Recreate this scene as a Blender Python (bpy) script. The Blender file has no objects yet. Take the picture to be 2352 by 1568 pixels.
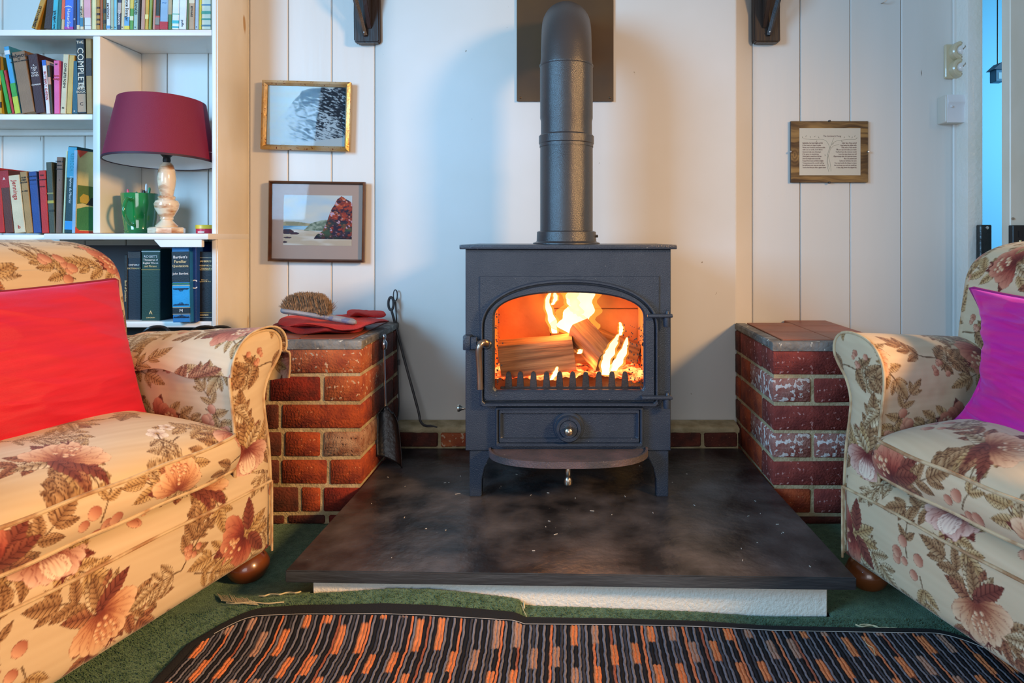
import bpy, bmesh, math, random
import numpy as np
from mathutils import Vector, Matrix, noise as mnoise
random.seed(7); rng = np.random.RandomState(11)
PI = math.pi
SC = bpy.context.scene
COL = SC.collection

# ------------------------------------------------------------------ camera
F, CX, HY, CZ = 1500.0, 1300.0, 545.0, 0.776
cd = bpy.data.cameras.new('camera'); cam = bpy.data.objects.new('camera', cd); COL.objects.link(cam)
cam.location = (0, 0, CZ); cam.rotation_euler = (PI/2, 0, 0)
cd.sensor_width = 36; cd.lens = F/2352*36
cd.shift_x = -(CX-1176)/2352; cd.shift_y = -(784-HY)/2352
cd.clip_start = 0.02; SC.camera = cam
def PX(x, y, Y): return ((x-CX)*Y/F, Y, CZ-(y-HY)*Y/F)
def X_(x, Y): return (x-CX)*Y/F
def Z_(y, Y): return CZ-(y-HY)*Y/F

# ------------------------------------------------------------------ world, lights, exposure
w = bpy.data.worlds.new('room_ambience'); SC.world = w; w.use_nodes = True
w.node_tree.nodes['Background'].inputs[0].default_value = (0.72, 0.85, 1.0, 1)
w.node_tree.nodes['Background'].inputs[1].default_value = 0.24
SC.view_settings.view_transform = 'Standard'; SC.view_settings.look = 'None'
SC.view_settings.gamma = 1; SC.view_settings.exposure = 0.18
SC.view_settings.use_curve_mapping = False
def area(name, loc, aim, size, size_y, power, col):
    l = bpy.data.lights.new(name, 'AREA'); l.shape = 'RECTANGLE'; l.size = size; l.size_y = size_y
    l.energy = power; l.color = col
    o = bpy.data.objects.new(name, l); COL.objects.link(o); o.location = loc
    o.rotation_euler = (Vector(aim)-Vector(loc)).to_track_quat('-Z', 'Y').to_euler(); return o
area('window_light', (-2.3, -0.35, 1.5), (0.6, 2.0, 0.6), 1.0, 1.2, 84, (0.28, 0.62, 1.0))
area('lamp_light', (2.35, -0.2, 1.75), (-0.9, 1.2, 0.30), 0.45, 0.45, 30, (1.0, 0.56, 0.22)).data.spread = math.radians(80)
area('rear_fill_light', (-0.2, -1.7, 0.95), (-0.1, 2.0, 0.8), 1.4, 1.0, 17, (0.92, 0.95, 1.0))  # added soft fill from behind the camera, not a known window
area('hall_window_light', (3.6, 2.9, 1.6), (2.5, 4.0, 1.0), 1.0, 1.2, 40, (0.45, 0.8, 1.0))
SC.cycles.max_bounces = 6; SC.cycles.transparent_max_bounces = 16
SC.cycles.caustics_reflective = False; SC.cycles.caustics_refractive = False
SC.cycles.sample_clamp_indirect = 4.0

# ------------------------------------------------------------------ helpers
def s2l(c):
    return tuple((x/12.92 if x <= .04045 else ((x+.055)/1.055)**2.4) for x in c[:3])
def hexc(h): return s2l(tuple(int(h[i:i+2], 16)/255 for i in (0, 2, 4)))
_mc = {}
def mat(name, c, rough=.6, metal=0, c2=None, scale=8, bump=0, bscale=60, spec=.5, stretch=None, coat=0,
        sheen=0, emit=None, estr=0, sheen_tint=None, detail=4, lo=.35, hi=.65, speck=None, speck_scale=90, speck_at=.72):
    if name in _mc: return _mc[name]
    m = bpy.data.materials.new(name); m.use_nodes = True; nt = m.node_tree; n = nt.nodes; L = nt.links
    b = n['Principled BSDF']
    if isinstance(c, str): c = hexc(c)
    if isinstance(c2, str): c2 = hexc(c2)
    b.inputs['Base Color'].default_value = (*c, 1)
    b.inputs['Roughness'].default_value = rough; b.inputs['Metallic'].default_value = metal
    b.inputs['Specular IOR Level'].default_value = spec
    b.inputs['Coat Weight'].default_value = coat
    b.inputs['Sheen Weight'].default_value = sheen
    if sheen_tint: b.inputs['Sheen Tint'].default_value = (*sheen_tint, 1)
    if emit: b.inputs['Emission Color'].default_value = (*emit, 1); b.inputs['Emission Strength'].default_value = estr
    if c2 or bump or speck:
        tc = n.new('ShaderNodeTexCoord'); vec = tc.outputs['Object']
        if stretch:
            mp = n.new('ShaderNodeMapping'); mp.inputs['Scale'].default_value = stretch
            L.new(vec, mp.inputs[0]); vec = mp.outputs[0]
    out = None
    if c2:
        no = n.new('ShaderNodeTexNoise'); no.inputs['Scale'].default_value = scale; no.inputs['Detail'].default_value = detail
        L.new(vec, no.inputs['Vector'])
        cr = n.new('ShaderNodeValToRGB'); cr.color_ramp.elements[0].position = lo; cr.color_ramp.elements[1].position = hi
        cr.color_ramp.elements[0].color = (*c, 1); cr.color_ramp.elements[1].color = (*c2, 1)
        L.new(no.outputs['Fac'], cr.inputs[0]); out = cr.outputs[0]
        L.new(out, b.inputs['Base Color'])
    if speck:
        if isinstance(speck, str): speck = hexc(speck)
        no = n.new('ShaderNodeTexNoise'); no.inputs['Scale'].default_value = speck_scale; no.inputs['Detail'].default_value = 2
        L.new(vec, no.inputs['Vector'])
        cr = n.new('ShaderNodeValToRGB'); cr.color_ramp.elements[0].position = speck_at; cr.color_ramp.elements[1].position = speck_at+.03
        cr.color_ramp.elements[0].color = (0, 0, 0, 1); cr.color_ramp.elements[1].color = (1, 1, 1, 1)
        L.new(no.outputs['Fac'], cr.inputs[0])
        mx = n.new('ShaderNodeMix'); mx.data_type = 'RGBA'
        L.new(cr.outputs[0], mx.inputs[0]); mx.inputs[7].default_value = (*speck, 1)
        if out: L.new(out, mx.inputs[6])
        else: mx.inputs[6].default_value = (*c, 1)
        L.new(mx.outputs[2], b.inputs['Base Color'])
    if bump:
        no = n.new('ShaderNodeTexNoise'); no.inputs['Scale'].default_value = bscale; no.inputs['Detail'].default_value = 3
        L.new(vec, no.inputs['Vector'])
        bp = n.new('ShaderNodeBump'); bp.inputs['Strength'].default_value = bump; bp.inputs['Distance'].default_value = .004
        L.new(no.outputs['Fac'], bp.inputs['Height']); L.new(bp.outputs[0], b.inputs['Normal'])
    _mc[name] = m; return m
def attr_mat(name, rough=.8, sheen=0, bump=0, bscale=900, coat=0, spec=.3):
    if name in _mc: return _mc[name]
    m = mat(name, (1, 1, 1), rough, bump=bump, bscale=bscale, sheen=sheen, coat=coat, spec=spec)
    a = m.node_tree.nodes.new('ShaderNodeVertexColor'); a.layer_name = 'Col'
    m.node_tree.links.new(a.outputs[0], m.node_tree.nodes['Principled BSDF'].inputs['Base Color'])
    return m

def link(name, me, parent=None, loc=None):
    o = bpy.data.objects.new(name, me); COL.objects.link(o)
    if parent: o.parent = parent
    if loc is not None: o.location = loc
    return o
def tag(o, label=None, cat=None, group=None, kind=None):
    if label: o['label'] = label
    if cat: o['category'] = cat
    if group: o['group'] = group
    if kind: o['kind'] = kind
    return o
def thing(name, label, cat, loc=(0, 0, 0), rz=0, group=None):
    o = bpy.data.objects.new(name, None); COL.objects.link(o); o.location = loc; o.rotation_euler = (0, 0, rz)
    o.empty_display_size = .05
    return tag(o, label, cat, group)

class MB:
    def __init__(s): s.v = []; s.f = []; s.m = []; s.mi = 0; s.xf = None
    def add(s, vs, fs, mi=None):
        b = len(s.v)
        if s.xf is not None: vs = [s.xf @ Vector(v) for v in vs]
        s.v += [tuple(v) for v in vs]; s.f += [tuple(i+b for i in f) for f in fs]
        s.m += [s.mi if mi is None else mi]*len(fs); return s
    def box(s, x0, x1, y0, y1, z0, z1, bev=0, mi=None, seg=1, jit=0):
        bm = bmesh.new(); bmesh.ops.create_cube(bm, size=1)
        for v in bm.verts:
            v.co = Vector(((x0+x1)/2+v.co.x*(x1-x0), (y0+y1)/2+v.co.y*(y1-y0), (z0+z1)/2+v.co.z*(z1-z0)))
            if jit: v.co += Vector([random.uniform(-jit, jit) for _ in range(3)])
        if bev: bmesh.ops.bevel(bm, geom=bm.edges[:]+bm.verts[:], offset=bev, segments=seg, affect='EDGES', profile=.6)
        bm.verts.index_update()
        s.add([v.co.copy() for v in bm.verts], [[v.index for v in f.verts] for f in bm.faces], mi); bm.free(); return s
    def tube(s, pts, r, seg=10, mi=None, closed=False, caps=True):
        pts = [Vector(p) for p in pts]; n = len(pts)
        rr = r if isinstance(r, (list, tuple)) else [r]*n
        vs = []; up = None
        for i, p in enumerate(pts):
            if closed: t = (pts[(i+1) % n]-pts[i-1])
            else: t = pts[min(i+1, n-1)]-pts[max(i-1, 0)]
            t = t.normalized() if t.length > 1e-9 else Vector((0, 0, 1))
            if up is None:
                up = Vector((0, 0, 1)) if abs(t.z) < .9 else Vector((1, 0, 0))
            a = (up-t*up.dot(t))
            if a.length < 1e-6: a = t.orthogonal()
            a.normalize(); up = a; b = t.cross(a)
            for k in range(seg):
                q = 2*PI*k/seg; vs.append(p+(a*math.cos(q)+b*math.sin(q))*rr[i])
        fs = []
        for i in range(n if closed else n-1):
            j = (i+1) % n
            for k in range(seg):
                l = (k+1) % seg; fs.append((i*seg+k, i*seg+l, j*seg+l, j*seg+k))
        if caps and not closed: fs.append(tuple(range(seg))[::-1]); fs.append(tuple((n-1)*seg+k for k in range(seg)))
        return s.add(vs, fs, mi)
    def lathe(s, prof, c=(0, 0, 0), seg=32, mi=None, axis='z', sq=1.0):
        vs = []; fs = []; n = len(prof)
        for r, h in prof:
            for k in range(seg):
                q = 2*PI*k/seg; a, b = r*math.cos(q), r*math.sin(q)*sq
                v = (a, b, h) if axis == 'z' else ((a, h, b) if axis == 'y' else (h, a, b))
                vs.append((v[0]+c[0], v[1]+c[1], v[2]+c[2]))
        for i in range(n-1):
            for k in range(seg):
                l = (k+1) % seg; fs.append((i*seg+k, i*seg+l, (i+1)*seg+l, (i+1)*seg+k))
        ring_ = prof[0] == prof[-1]
        if prof[0][0] > 1e-6 and not ring_: fs.append(tuple(range(seg))[::-1])
        if prof[-1][0] > 1e-6 and not ring_: fs.append(tuple((n-1)*seg+k for k in range(seg)))
        return s.add(vs, fs, mi)
    def prism(s, poly, y0, y1, mi=None, plane='xz', bev=0):
        n = len(poly)
        if plane == 'xz': mk = lambda p, d: (p[0], d, p[1])
        elif plane == 'xy': mk = lambda p, d: (p[0], p[1], d)
        else: mk = lambda p, d: (d, p[0], p[1])
        vs = [mk(p, y0) for p in poly]+[mk(p, y1) for p in poly]
        fs = [tuple(range(n)), tuple(range(2*n-1, n-1, -1))]+[(i, (i+1) % n, n+(i+1) % n, n+i) for i in range(n)]
        if bev:
            bm = bmesh.new(); bv = [bm.verts.new(v) for v in vs]
            for f in fs: bm.faces.new([bv[i] for i in f])
            bmesh.ops.recalc_face_normals(bm, faces=bm.faces[:])
            ee = [e for e in bm.edges if len(e.link_faces) == 2 and e.calc_face_angle(0) > .5]
            bmesh.ops.bevel(bm, geom=ee, offset=bev, segments=2, affect='EDGES')
            bm.verts.index_update()
            vs = [v.co.copy() for v in bm.verts]; fs = [[v.index for v in f.verts] for f in bm.faces]; bm.free()
        return s.add(vs, fs, mi)
    def ring(s, outer, inner, y0, y1, mi=None, chamfer=0, ic=0):
        # outer/inner: same-length (x,z) loops; front y0, back y1
        n = len(outer)
        def shr(lo, amt):
            cx = sum(p[0] for p in lo)/n; cz = sum(p[1] for p in lo)/n; res = []
            for p in lo:
                dx, dz = p[0]-cx, p[1]-cz; d = math.hypot(dx, dz) or 1
                res.append((p[0]-dx/d*amt, p[1]-dz/d*amt))
            return res
        loops = [(outer, y1), (outer, y0+chamfer), (shr(outer, chamfer), y0), (shr(inner, -ic), y0), (inner, y0+ic), (inner, y1)]
        vs = [(p[0], y, p[1]) for lo, y in loops for p in lo]; fs = []
        for a in range(len(loops)):
            b = (a+1) % len(loops)
            for i in range(n):
                j = (i+1) % n; fs.append((a*n+i, b*n+i, b*n+j, a*n+j))
        return s.add(vs, fs, mi)
    def obj(s, name, mats, parent=None, smooth=35, loc=None):
        me = bpy.data.meshes.new(name); me.from_pydata(s.v, [], s.f)
        if not isinstance(mats, (list, tuple)): mats = [mats]
        for m in mats: me.materials.append(m)
        if len(mats) > 1: me.polygons.foreach_set('material_index', s.m)
        bm = bmesh.new(); bm.from_mesh(me); bmesh.ops.recalc_face_normals(bm, faces=bm.faces[:]); bm.to_mesh(me); bm.free()
        if smooth:
            me.polygons.foreach_set('use_smooth', [True]*len(me.polygons))
            me.set_sharp_from_angle(angle=math.radians(smooth))
        me.update()
        return link(name, me, parent, loc)

def npmesh(name, V, Q, m, colors=None, smooth=True):
    me = bpy.data.meshes.new(name); nv, nf = len(V), len(Q)
    me.vertices.add(nv); me.vertices.foreach_set('co', np.ascontiguousarray(V, np.float32).ravel())
    me.loops.add(nf*4); me.loops.foreach_set('vertex_index', np.ascontiguousarray(Q, np.int32).ravel())
    me.polygons.add(nf); me.polygons.foreach_set('loop_start', np.arange(nf, dtype=np.int32)*4)
    me.polygons.foreach_set('loop_total', np.full(nf, 4, np.int32))
    me.polygons.foreach_set('use_smooth', np.full(nf, smooth))
    me.materials.append(m); me.update(calc_edges=True)
    if colors is not None:
        a = me.color_attributes.new('Col', 'FLOAT_COLOR', 'POINT')
        c = np.ones((nv, 4), np.float32); c[:, :3] = colors; a.data.foreach_set('color', c.ravel())
    return me
def gridq(nu, nv, wrapu=False, base=0):
    i = np.arange(nu if wrapu else nu-1)[:, None]; j = np.arange(nv-1)[None, :]
    a = i*nv+j; b = ((i+1) % nu)*nv+j
    return np.stack([a, b, b+1, a+1], -1).reshape(-1, 4)+base
def gobj(name, P, m, parent=None, col=None, wrapu=False, mask=None):
    nu, nv = P.shape[:2]; Q = gridq(nu, nv, wrapu)
    if mask is not None: Q = Q[mask.reshape(-1)]
    me = npmesh(name, P.reshape(-1, 3), Q, m, None if col is None else col.reshape(-1, 3))
    return link(name, me, parent)
def fnoise(x, y, s=1.0, seed=0, oct=3):
    """smooth numpy value noise in 0..1"""
    r = np.zeros(np.broadcast(x, y).shape); amp = 1; tot = 0
    R = np.random.RandomState(seed).rand(64, 64)
    for o in range(oct):
        X = np.asarray(x)*s*2**o+o*7.3; Y = np.asarray(y)*s*2**o+o*3.1
        xi = np.floor(X).astype(int); yi = np.floor(Y).astype(int); fx = X-xi; fy = Y-yi
        fx = fx*fx*(3-2*fx); fy = fy*fy*(3-2*fy)
        g = lambda a, b: R[a % 64, b % 64]
        v = (g(xi, yi)*(1-fx)+g(xi+1, yi)*fx)*(1-fy)+(g(xi, yi+1)*(1-fx)+g(xi+1, yi+1)*fx)*fy
        r = r+v*amp; tot += amp; amp *= .5
    return r/tot
def lin(a):
    a = np.clip(a, 0, 1); return np.where(a <= .04045, a/12.92, ((a+.055)/1.055)**2.4)
def smooth_poly(pts, n, closed=False):
    """Catmull-Rom resample to n equal-arc points"""
    p = np.array(pts, float); k = len(p); out = []
    rngi = range(k) if closed else range(k-1)
    for i in rngi:
        p0 = p[i-1] if (closed or i > 0) else p[i]; p1 = p[i]; p2 = p[(i+1) % k]
        p3 = p[(i+2) % k] if (closed or i+2 < k) else p2
        for t in np.linspace(0, 1, 24, endpoint=False):
            out.append(.5*((2*p1)+(-p0+p2)*t+(2*p0-5*p1+4*p2-p3)*t*t+(-p0+3*p1-3*p2+p3)*t**3))
    out.append(p[0] if closed else p[-1]); out = np.array(out)
    d = np.r_[0, np.cumsum(np.linalg.norm(np.diff(out, axis=0), axis=1))]
    q = np.linspace(0, d[-1], n+1 if closed else n)
    r = np.stack([np.interp(q, d, out[:, c]) for c in range(out.shape[1])], 1)
    return (r[:-1] if closed else r), d[-1]
def text(s, name, parent, size, m, loc, rot, align='LEFT', sx=1.0, ext=.0003, alignv='CENTER', bold=0, shear=0):
    c = bpy.data.curves.new(name, 'FONT'); c.body = s; c.size = size; c.align_x = align; c.align_y = alignv; c.extrude = ext
    c.offset = bold; c.resolution_u = 2; c.shear = shear
    o = bpy.data.objects.new(name, c); COL.objects.link(o)
    dg = bpy.context.evaluated_depsgraph_get(); me = bpy.data.meshes.new_from_object(o.evaluated_get(dg))
    bpy.data.objects.remove(o); bpy.data.curves.remove(c)
    me.name = name; me.materials.clear(); me.materials.append(m)
    o = link(name, me, parent, loc); o.rotation_euler = rot; o.scale = (sx, 1, 1); return o

# ------------------------------------------------------------------ materials
M = {}
WALLC = (.74, .72, .68)
def wall_mat():
    m = mat('white_paint', WALLC, .42, c2=(.68, .655, .60), scale=3, bump=.25, bscale=30, stretch=(1, 1, .12),
            speck='6b5a48', speck_scale=70, speck_at=.795)
    return m
M['wall'] = wall_mat()
M['breast'] = mat('chimney_paint', (.74, .72, .68), .5, c2=(.69, .66, .60), scale=2.2, bump=.15, bscale=12, speck='8a7a60', speck_scale=60, speck_at=.785)
M['shelf'] = mat('shelf_paint', (.82, .80, .76), .35, c2=(.76, .73, .67), scale=5, bump=.15, bscale=40, stretch=(1, 1, .2))
M['knotty'] = mat('knotty_paint', (.80, .74, .62), .35, c2=(.74, .66, .52), scale=7, bump=.2, bscale=30, stretch=(1, 1, .5), speck='b98f58', speck_scale=10, speck_at=.70)
M['gloss'] = mat('gloss_paint', (.82, .80, .74), .16, c2=(.78, .75, .66), scale=6, bump=.6, bscale=70, coat=.5)
M['mortar'] = mat('mortar', 'cdbb96', .95, c2='97855f', scale=25, bump=1, bscale=120, lo=.3, hi=.75)
M['mortar_grey'] = mat('grey_cement', '8b8984', .85, c2='5f5a55', scale=22, bump=1, bscale=90, speck='c9c4b4', speck_scale=60, speck_at=.66)
BR = [mat('brick_orange', 'ac4a22', .85, c2='7c2e1c', scale=28, bump=1, bscale=150, speck='c98a62', speck_scale=120, speck_at=.68),
      mat('brick_red', '8a2716', .85, c2='5c1c16', scale=28, bump=1, bscale=150, speck='a85c3c', speck_scale=130, speck_at=.70),
      mat('brick_brown', '6a2f20', .85, c2='46211a', scale=24, bump=1, bscale=150, speck='8d5a40', speck_scale=130, speck_at=.68),
      mat('brick_pale', 'b89478', .9, c2='8a5a42', scale=36, bump=1, bscale=150, speck='4a2c22', speck_scale=110, speck_at=.63),
      mat('brick_peach', 'bd683c', .9, c2='94452c', scale=20, bump=1, bscale=150, speck='cfae90', speck_scale=70, speck_at=.62),
      mat('brick_limed', 'a9786c', .9, c2='8a4238', scale=30, bump=1, bscale=150, speck='ddd0c8', speck_scale=60, speck_at=.55),
      mat('brick_rose', '8e3a30', .88, c2='6d2822', scale=26, bump=1, bscale=150, speck='b98078', speck_scale=80, speck_at=.63)]
M['tile'] = mat('terracotta_tile', '9a5238', .42, c2='7e3f2c', scale=9, bump=.3, bscale=50)
M['slate'] = mat('slate', '1f1e1f', .32, c2='5e5856', scale=9, bump=.6, bscale=34, detail=12, lo=.38, hi=.74, spec=.5, speck='b9b4a8', speck_scale=230, speck_at=.765)
M['slate_edge'] = mat('slate_edge', '26282a', .5, c2='45494b', scale=8, bump=.6, bscale=50, stretch=(.3, 1, 2))
M['base_white'] = mat('painted_render', '', .85) if 0 else mat('painted_render', (.80, .76, .66), .85, bump=.6, bscale=160)
M['stove'] = mat('stove_paint', (.020, .031, .052), .30, c2=(.028, .040, .062), scale=14, bump=.25, bscale=420, spec=.55, speck='8e8a84', speck_scale=150, speck_at=.755)
M['iron'] = mat('cast_iron', (.03, .028, .03), .5, bump=.3, bscale=200, c2=(.06, .05, .05), scale=30)
M['flue'] = mat('flue_paint', (.026, .028, .033), .30, bump=.25, bscale=500, c2=(.034, .034, .037), scale=10, spec=.7)
M['bronze'] = mat('bronze_plate', '4e4136', .38, metal=.5, c2='6b5234', scale=2.5, bump=.2, bscale=4)
M['chrome'] = mat('chrome', (.75, .75, .77), .18, metal=1)
M['brass'] = mat('brass', (.72, .52, .25), .25, metal=1)
M['nickel'] = mat('worn_nickel', (.62, .52, .40), .3, metal=1, c2=(.42, .36, .3), scale=30)
M['black'] = mat('black_plastic', (.01, .01, .012), .4)
M['wood_dark'] = mat('dark_wood', '3b2a20', .45, c2='241a16', scale=14, bump=.5, bscale=60, stretch=(1, 1, .1), coat=.2)
M['foot'] = mat('turned_wood', '5a2a12', .3, c2='7d4420', scale=8, stretch=(1, 1, .4), coat=.6, bump=.1)
M['cream_plastic'] = mat('cream_bakelite', '', .3) if 0 else mat('cream_bakelite', (.58, .49, .32), .28, coat=.4)
M['white_plastic'] = mat('white_plastic', (.76, .76, .77), .3, coat=.2)
M['pages'] = mat('book_pages', (.74, .64, .45), .9, c2=(.6, .5, .34), scale=160, stretch=(1, .02, .02))
M['ink'] = mat('black_ink', (.012, .012, .015), .6)
M['gold'] = mat('gold_print', (.78, .62, .30), .45)
M['paperwhite'] = mat('white_print', (.82, .82, .80), .6)
M['redink'] = mat('red_print', (.45, .03, .03), .6)
M['blueink'] = mat('blue_print', (.05, .16, .42), .6)

# ------------------------------------------------------------------ setting
Yw, Yc = 2.22, 2.158
flr = MB().box(-2.6, 3.2, -2.4, 4.3, -.05, -.004).obj('floor', mat('floorboards', '4a3a2a', .6, c2='35291e', scale=6, stretch=(1, .1, 1)))
tag(flr, kind='structure')
wb = MB().box(-2.4, 1.34, Yw+.02, Yw+.10, 0, 2.45).obj('wall_back', M['wall']); tag(wb, kind='structure')
def plank(x0, x1, m=M['wall'], z0=0, z1=2.42):
    MB().box(x0+.0012, x1-.0012, Yw+random.uniform(-.0006, .0006), Yw+.021, z0, z1, bev=.0022).obj('plank', m, wb)
edges_r = [X_(x, Yw) for x in (1728, 1838, 1953, 2070, 2207)]
for a, b in zip(edges_r, edges_r[1:]): plank(a, b)
edges_l = [X_(x, Yw) for x in (861, 762, 662, 573)]
e = edges_l[-1]
while e > -2.35: e -= .14; edges_l.append(e)
for a, b in zip(edges_l, edges_l[1:]): plank(b, a)
# chimney breast, standing a little proud with splayed sides
xa, xb = X_(912, Yc), X_(1690, Yc)
MB().prism([(xa, Yc), (xb, Yc), (edges_r[0]-.001, Yw-.001), (edges_r[0]-.001, Yw+.019), (edges_l[0]+.001, Yw+.019), (edges_l[0]+.001, Yw-.001)], 0, 2.42, plane='xy', bev=.002).obj('chimney_breast', M['breast'], wb)
# thin vertical batten and pipe near the door
MB().box(X_(2186, Yw), X_(2200, Yw), Yw-.010, Yw, 0, 2.42, bev=.003).obj('batten', M['wall'], wb)
MB().tube([(X_(2208, Yw), Yw-.008, 0.0), (X_(2208, Yw), Yw-.008, 2.4)], .006, 10).obj('conduit', M['wall'], wb)
# door jamb
jx0, jx1 = X_(2214, 2.17), X_(2258, 2.15)
tag(MB().box(jx0, jx1+.0, 2.15, 2.30, 0, 2.3, bev=.006, seg=2).obj('trim_1', M['gloss']), kind='structure')
tag(MB().box(1.34, 2.6, Yw, 2.30, 2.12, 2.45).box(2.30, 3.1, Yw, 2.30, 0, 2.12).obj('wall_right_of_door', M['wall']), kind='structure')
# door leaf, ajar towards us
dr = thing('door_1', 'cream painted door standing ajar at the right edge', 'door', (X_(2320, 2.05), 2.05, 0)); dr['kind'] = 'structure'
del dr['label']; del dr['category']
MB().box(0, .84, 0, .042, .01, 2.05, bev=.003).obj('leaf', M['knotty'], dr)
lz0, lz1 = Z_(590, 2.04), Z_(517, 2.04)
lk = MB().box(-.006, .05, -.022, 0, lz0, lz1, bev=.002).box(.012, .022, -.0235, -.02, Z_(545, 2.03), Z_(530, 2.03)).obj('rim_lock', M['black'], dr)
MB().box(.012, .019, -.027, -.021, Z_(566, 2.03), Z_(551, 2.03), bev=.001).obj('latch_bolt', M['brass'], lk)
MB().lathe([(0, -.003), (.0035, -.003), (.0045, 0)], (.008, -.001, Z_(502, 2.05)), 12, axis='y').obj('screw', M['nickel'], dr)
# keep on the jamb
kp = tag(MB().box(X_(2250, 2.13), X_(2277, 2.13), 2.126, 2.15, Z_(600, 2.13), Z_(516, 2.13), bev=.003).obj('door_keep', mat('black_paint', (.008, .012, .014), .3, bump=.5)), 'black iron lock keep fixed on the white door jamb', 'lock')
MB().lathe([(0, -.004), (.005, -.003), (.006, 0)], (X_(2270, 2.12), 2.127, Z_(523, 2.13)), 12, axis='y').obj('screw', M['chrome'], kp)
# hall beyond
tag(MB().box(1.4, 3.2, 4.2, 4.25, 0, 2.45).obj('wall_hall', mat('hall_daylight_blue', (.16, .52, .80), .6)), kind='structure')  # pale wall; the blue of cool daylight is put into its colour
c = PX(2291, 170, 3.5)
ln = thing('hanging_lantern', 'small blue lantern hanging on a cord beyond the door gap', 'lantern', c)
MB().box(-.026, .026, -.026, .026, -.045, .02, bev=.003).obj('body', mat('lantern_blue', (.05, .2, .36), .5), ln)
MB().prism([(-.04, .018), (.04, .018), (0, .055)], -.035, .035).obj('roof', mat('lantern_roof', (.02, .07, .14), .5), ln)
MB().box(-.012, .012, -.0275, -.024, -.032, .002).obj('pane', mat('lantern_pane', (.4, .65, .8), .2), ln)
MB().tube([(0, 0, .05), (0, 0, .45), (0, 0, .9)], .003, 8).obj('cord', M['black'], ln)

# ------------------------------------------------------------------ bookcase
Yb = 2.02; kb = F/Yb
bc = thing('bookcase', 'white painted built-in bookcase in the left corner', 'bookcase', (-1.08, 2.12, 0))
def bcbox(name, x0, x1, y0, y1, z0, z1, m=M['shelf'], bev=.003, lab=None):
    o = MB().box(x0, x1, y0, y1, z0, z1, bev=bev, seg=2).obj(name, m); o.parent = bc; o.matrix_parent_inverse = bc.matrix_basis.inverted() if 0 else Matrix.Translation((1.08, -2.12, 0))
    if lab: o['label'] = lab
    return o
XR = X_(500, Yb); XL = -2.35
BKY = Yw-.002
dv0, dv1 = X_(213, Yb), X_(230, Yb)
zA1, zA0 = Z_(68, Yb), Z_(82, Yb)
zB1, zB0 = Z_(262, Yb), Z_(275, Yb)
zC1, zC0 = Z_(536, Yb), Z_(550, Yb)
zD1, zD0 = Z_(738, Yb), Z_(752, Yb)
st = X_(487, Yb)
bcbox('side_panel', XR-.003, XR, Yb+.001, BKY, 0, zC0+.006, M['knotty'])
bcbox('side_panel', XR-.003, XR, Yb+.001, BKY, zC0+.009, 2.4, M['knotty'])
bcbox('stile', st, XR-.0032, Yb-.002, BKY, 0, 2.4)
bcbox('shelf', XL, st-.001, Yb, BKY, zA0, zA1)
bcbox('shelf', XL, dv0-.001, Yb, BKY, zB0, zB1)
bcbox('shelf', XL, X_(135, Yb), Yb+.004, BKY, zC0-.004, zC1-.004)
bcbox('shelf', X_(131, Yb)+.002, XR+.001, Yb-.055, BKY, zC0, zC1-.0005, lab='deeper shelf that sticks out in front')
bcbox('shelf', XL, st-.001, Yb, BKY, zD0, zD1)
bcbox('divider', dv0, dv1, Yb, BKY, zC1+.001, zA0-.001)
bcbox('cleat', XL, dv0-.001, BKY-.02, BKY, Z_(310, 2.19), Z_(296, 2.19))
o = MB().prism([(0, 0), (-.145, 0), (-.125, -.022), (0, -.022)], 0, .014, bev=.001).obj('corner_block', M['shelf']); o.parent = bc
o.location = (st-.002+1.08, Yb-.053-2.12, zC0-.0005)
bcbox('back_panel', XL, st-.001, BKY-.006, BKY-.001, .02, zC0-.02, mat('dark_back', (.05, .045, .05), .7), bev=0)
# small cup hook / clear clip on the divider side
tag(MB().tube([(dv1+.002, 2.07, Z_(268, 2.07)), (dv1+.014, 2.065, Z_(266, 2.07)), (dv1+.016, 2.065, Z_(276, 2.07)), (dv1+.004, 2.07, Z_(280, 2.07))], .002, 8).obj('plastic_hook', mat('clear_plastic', (.7, .65, .6), .15)), 'small clear plastic hook stuck to the bookcase divider left of the lamp', 'hook')

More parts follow.
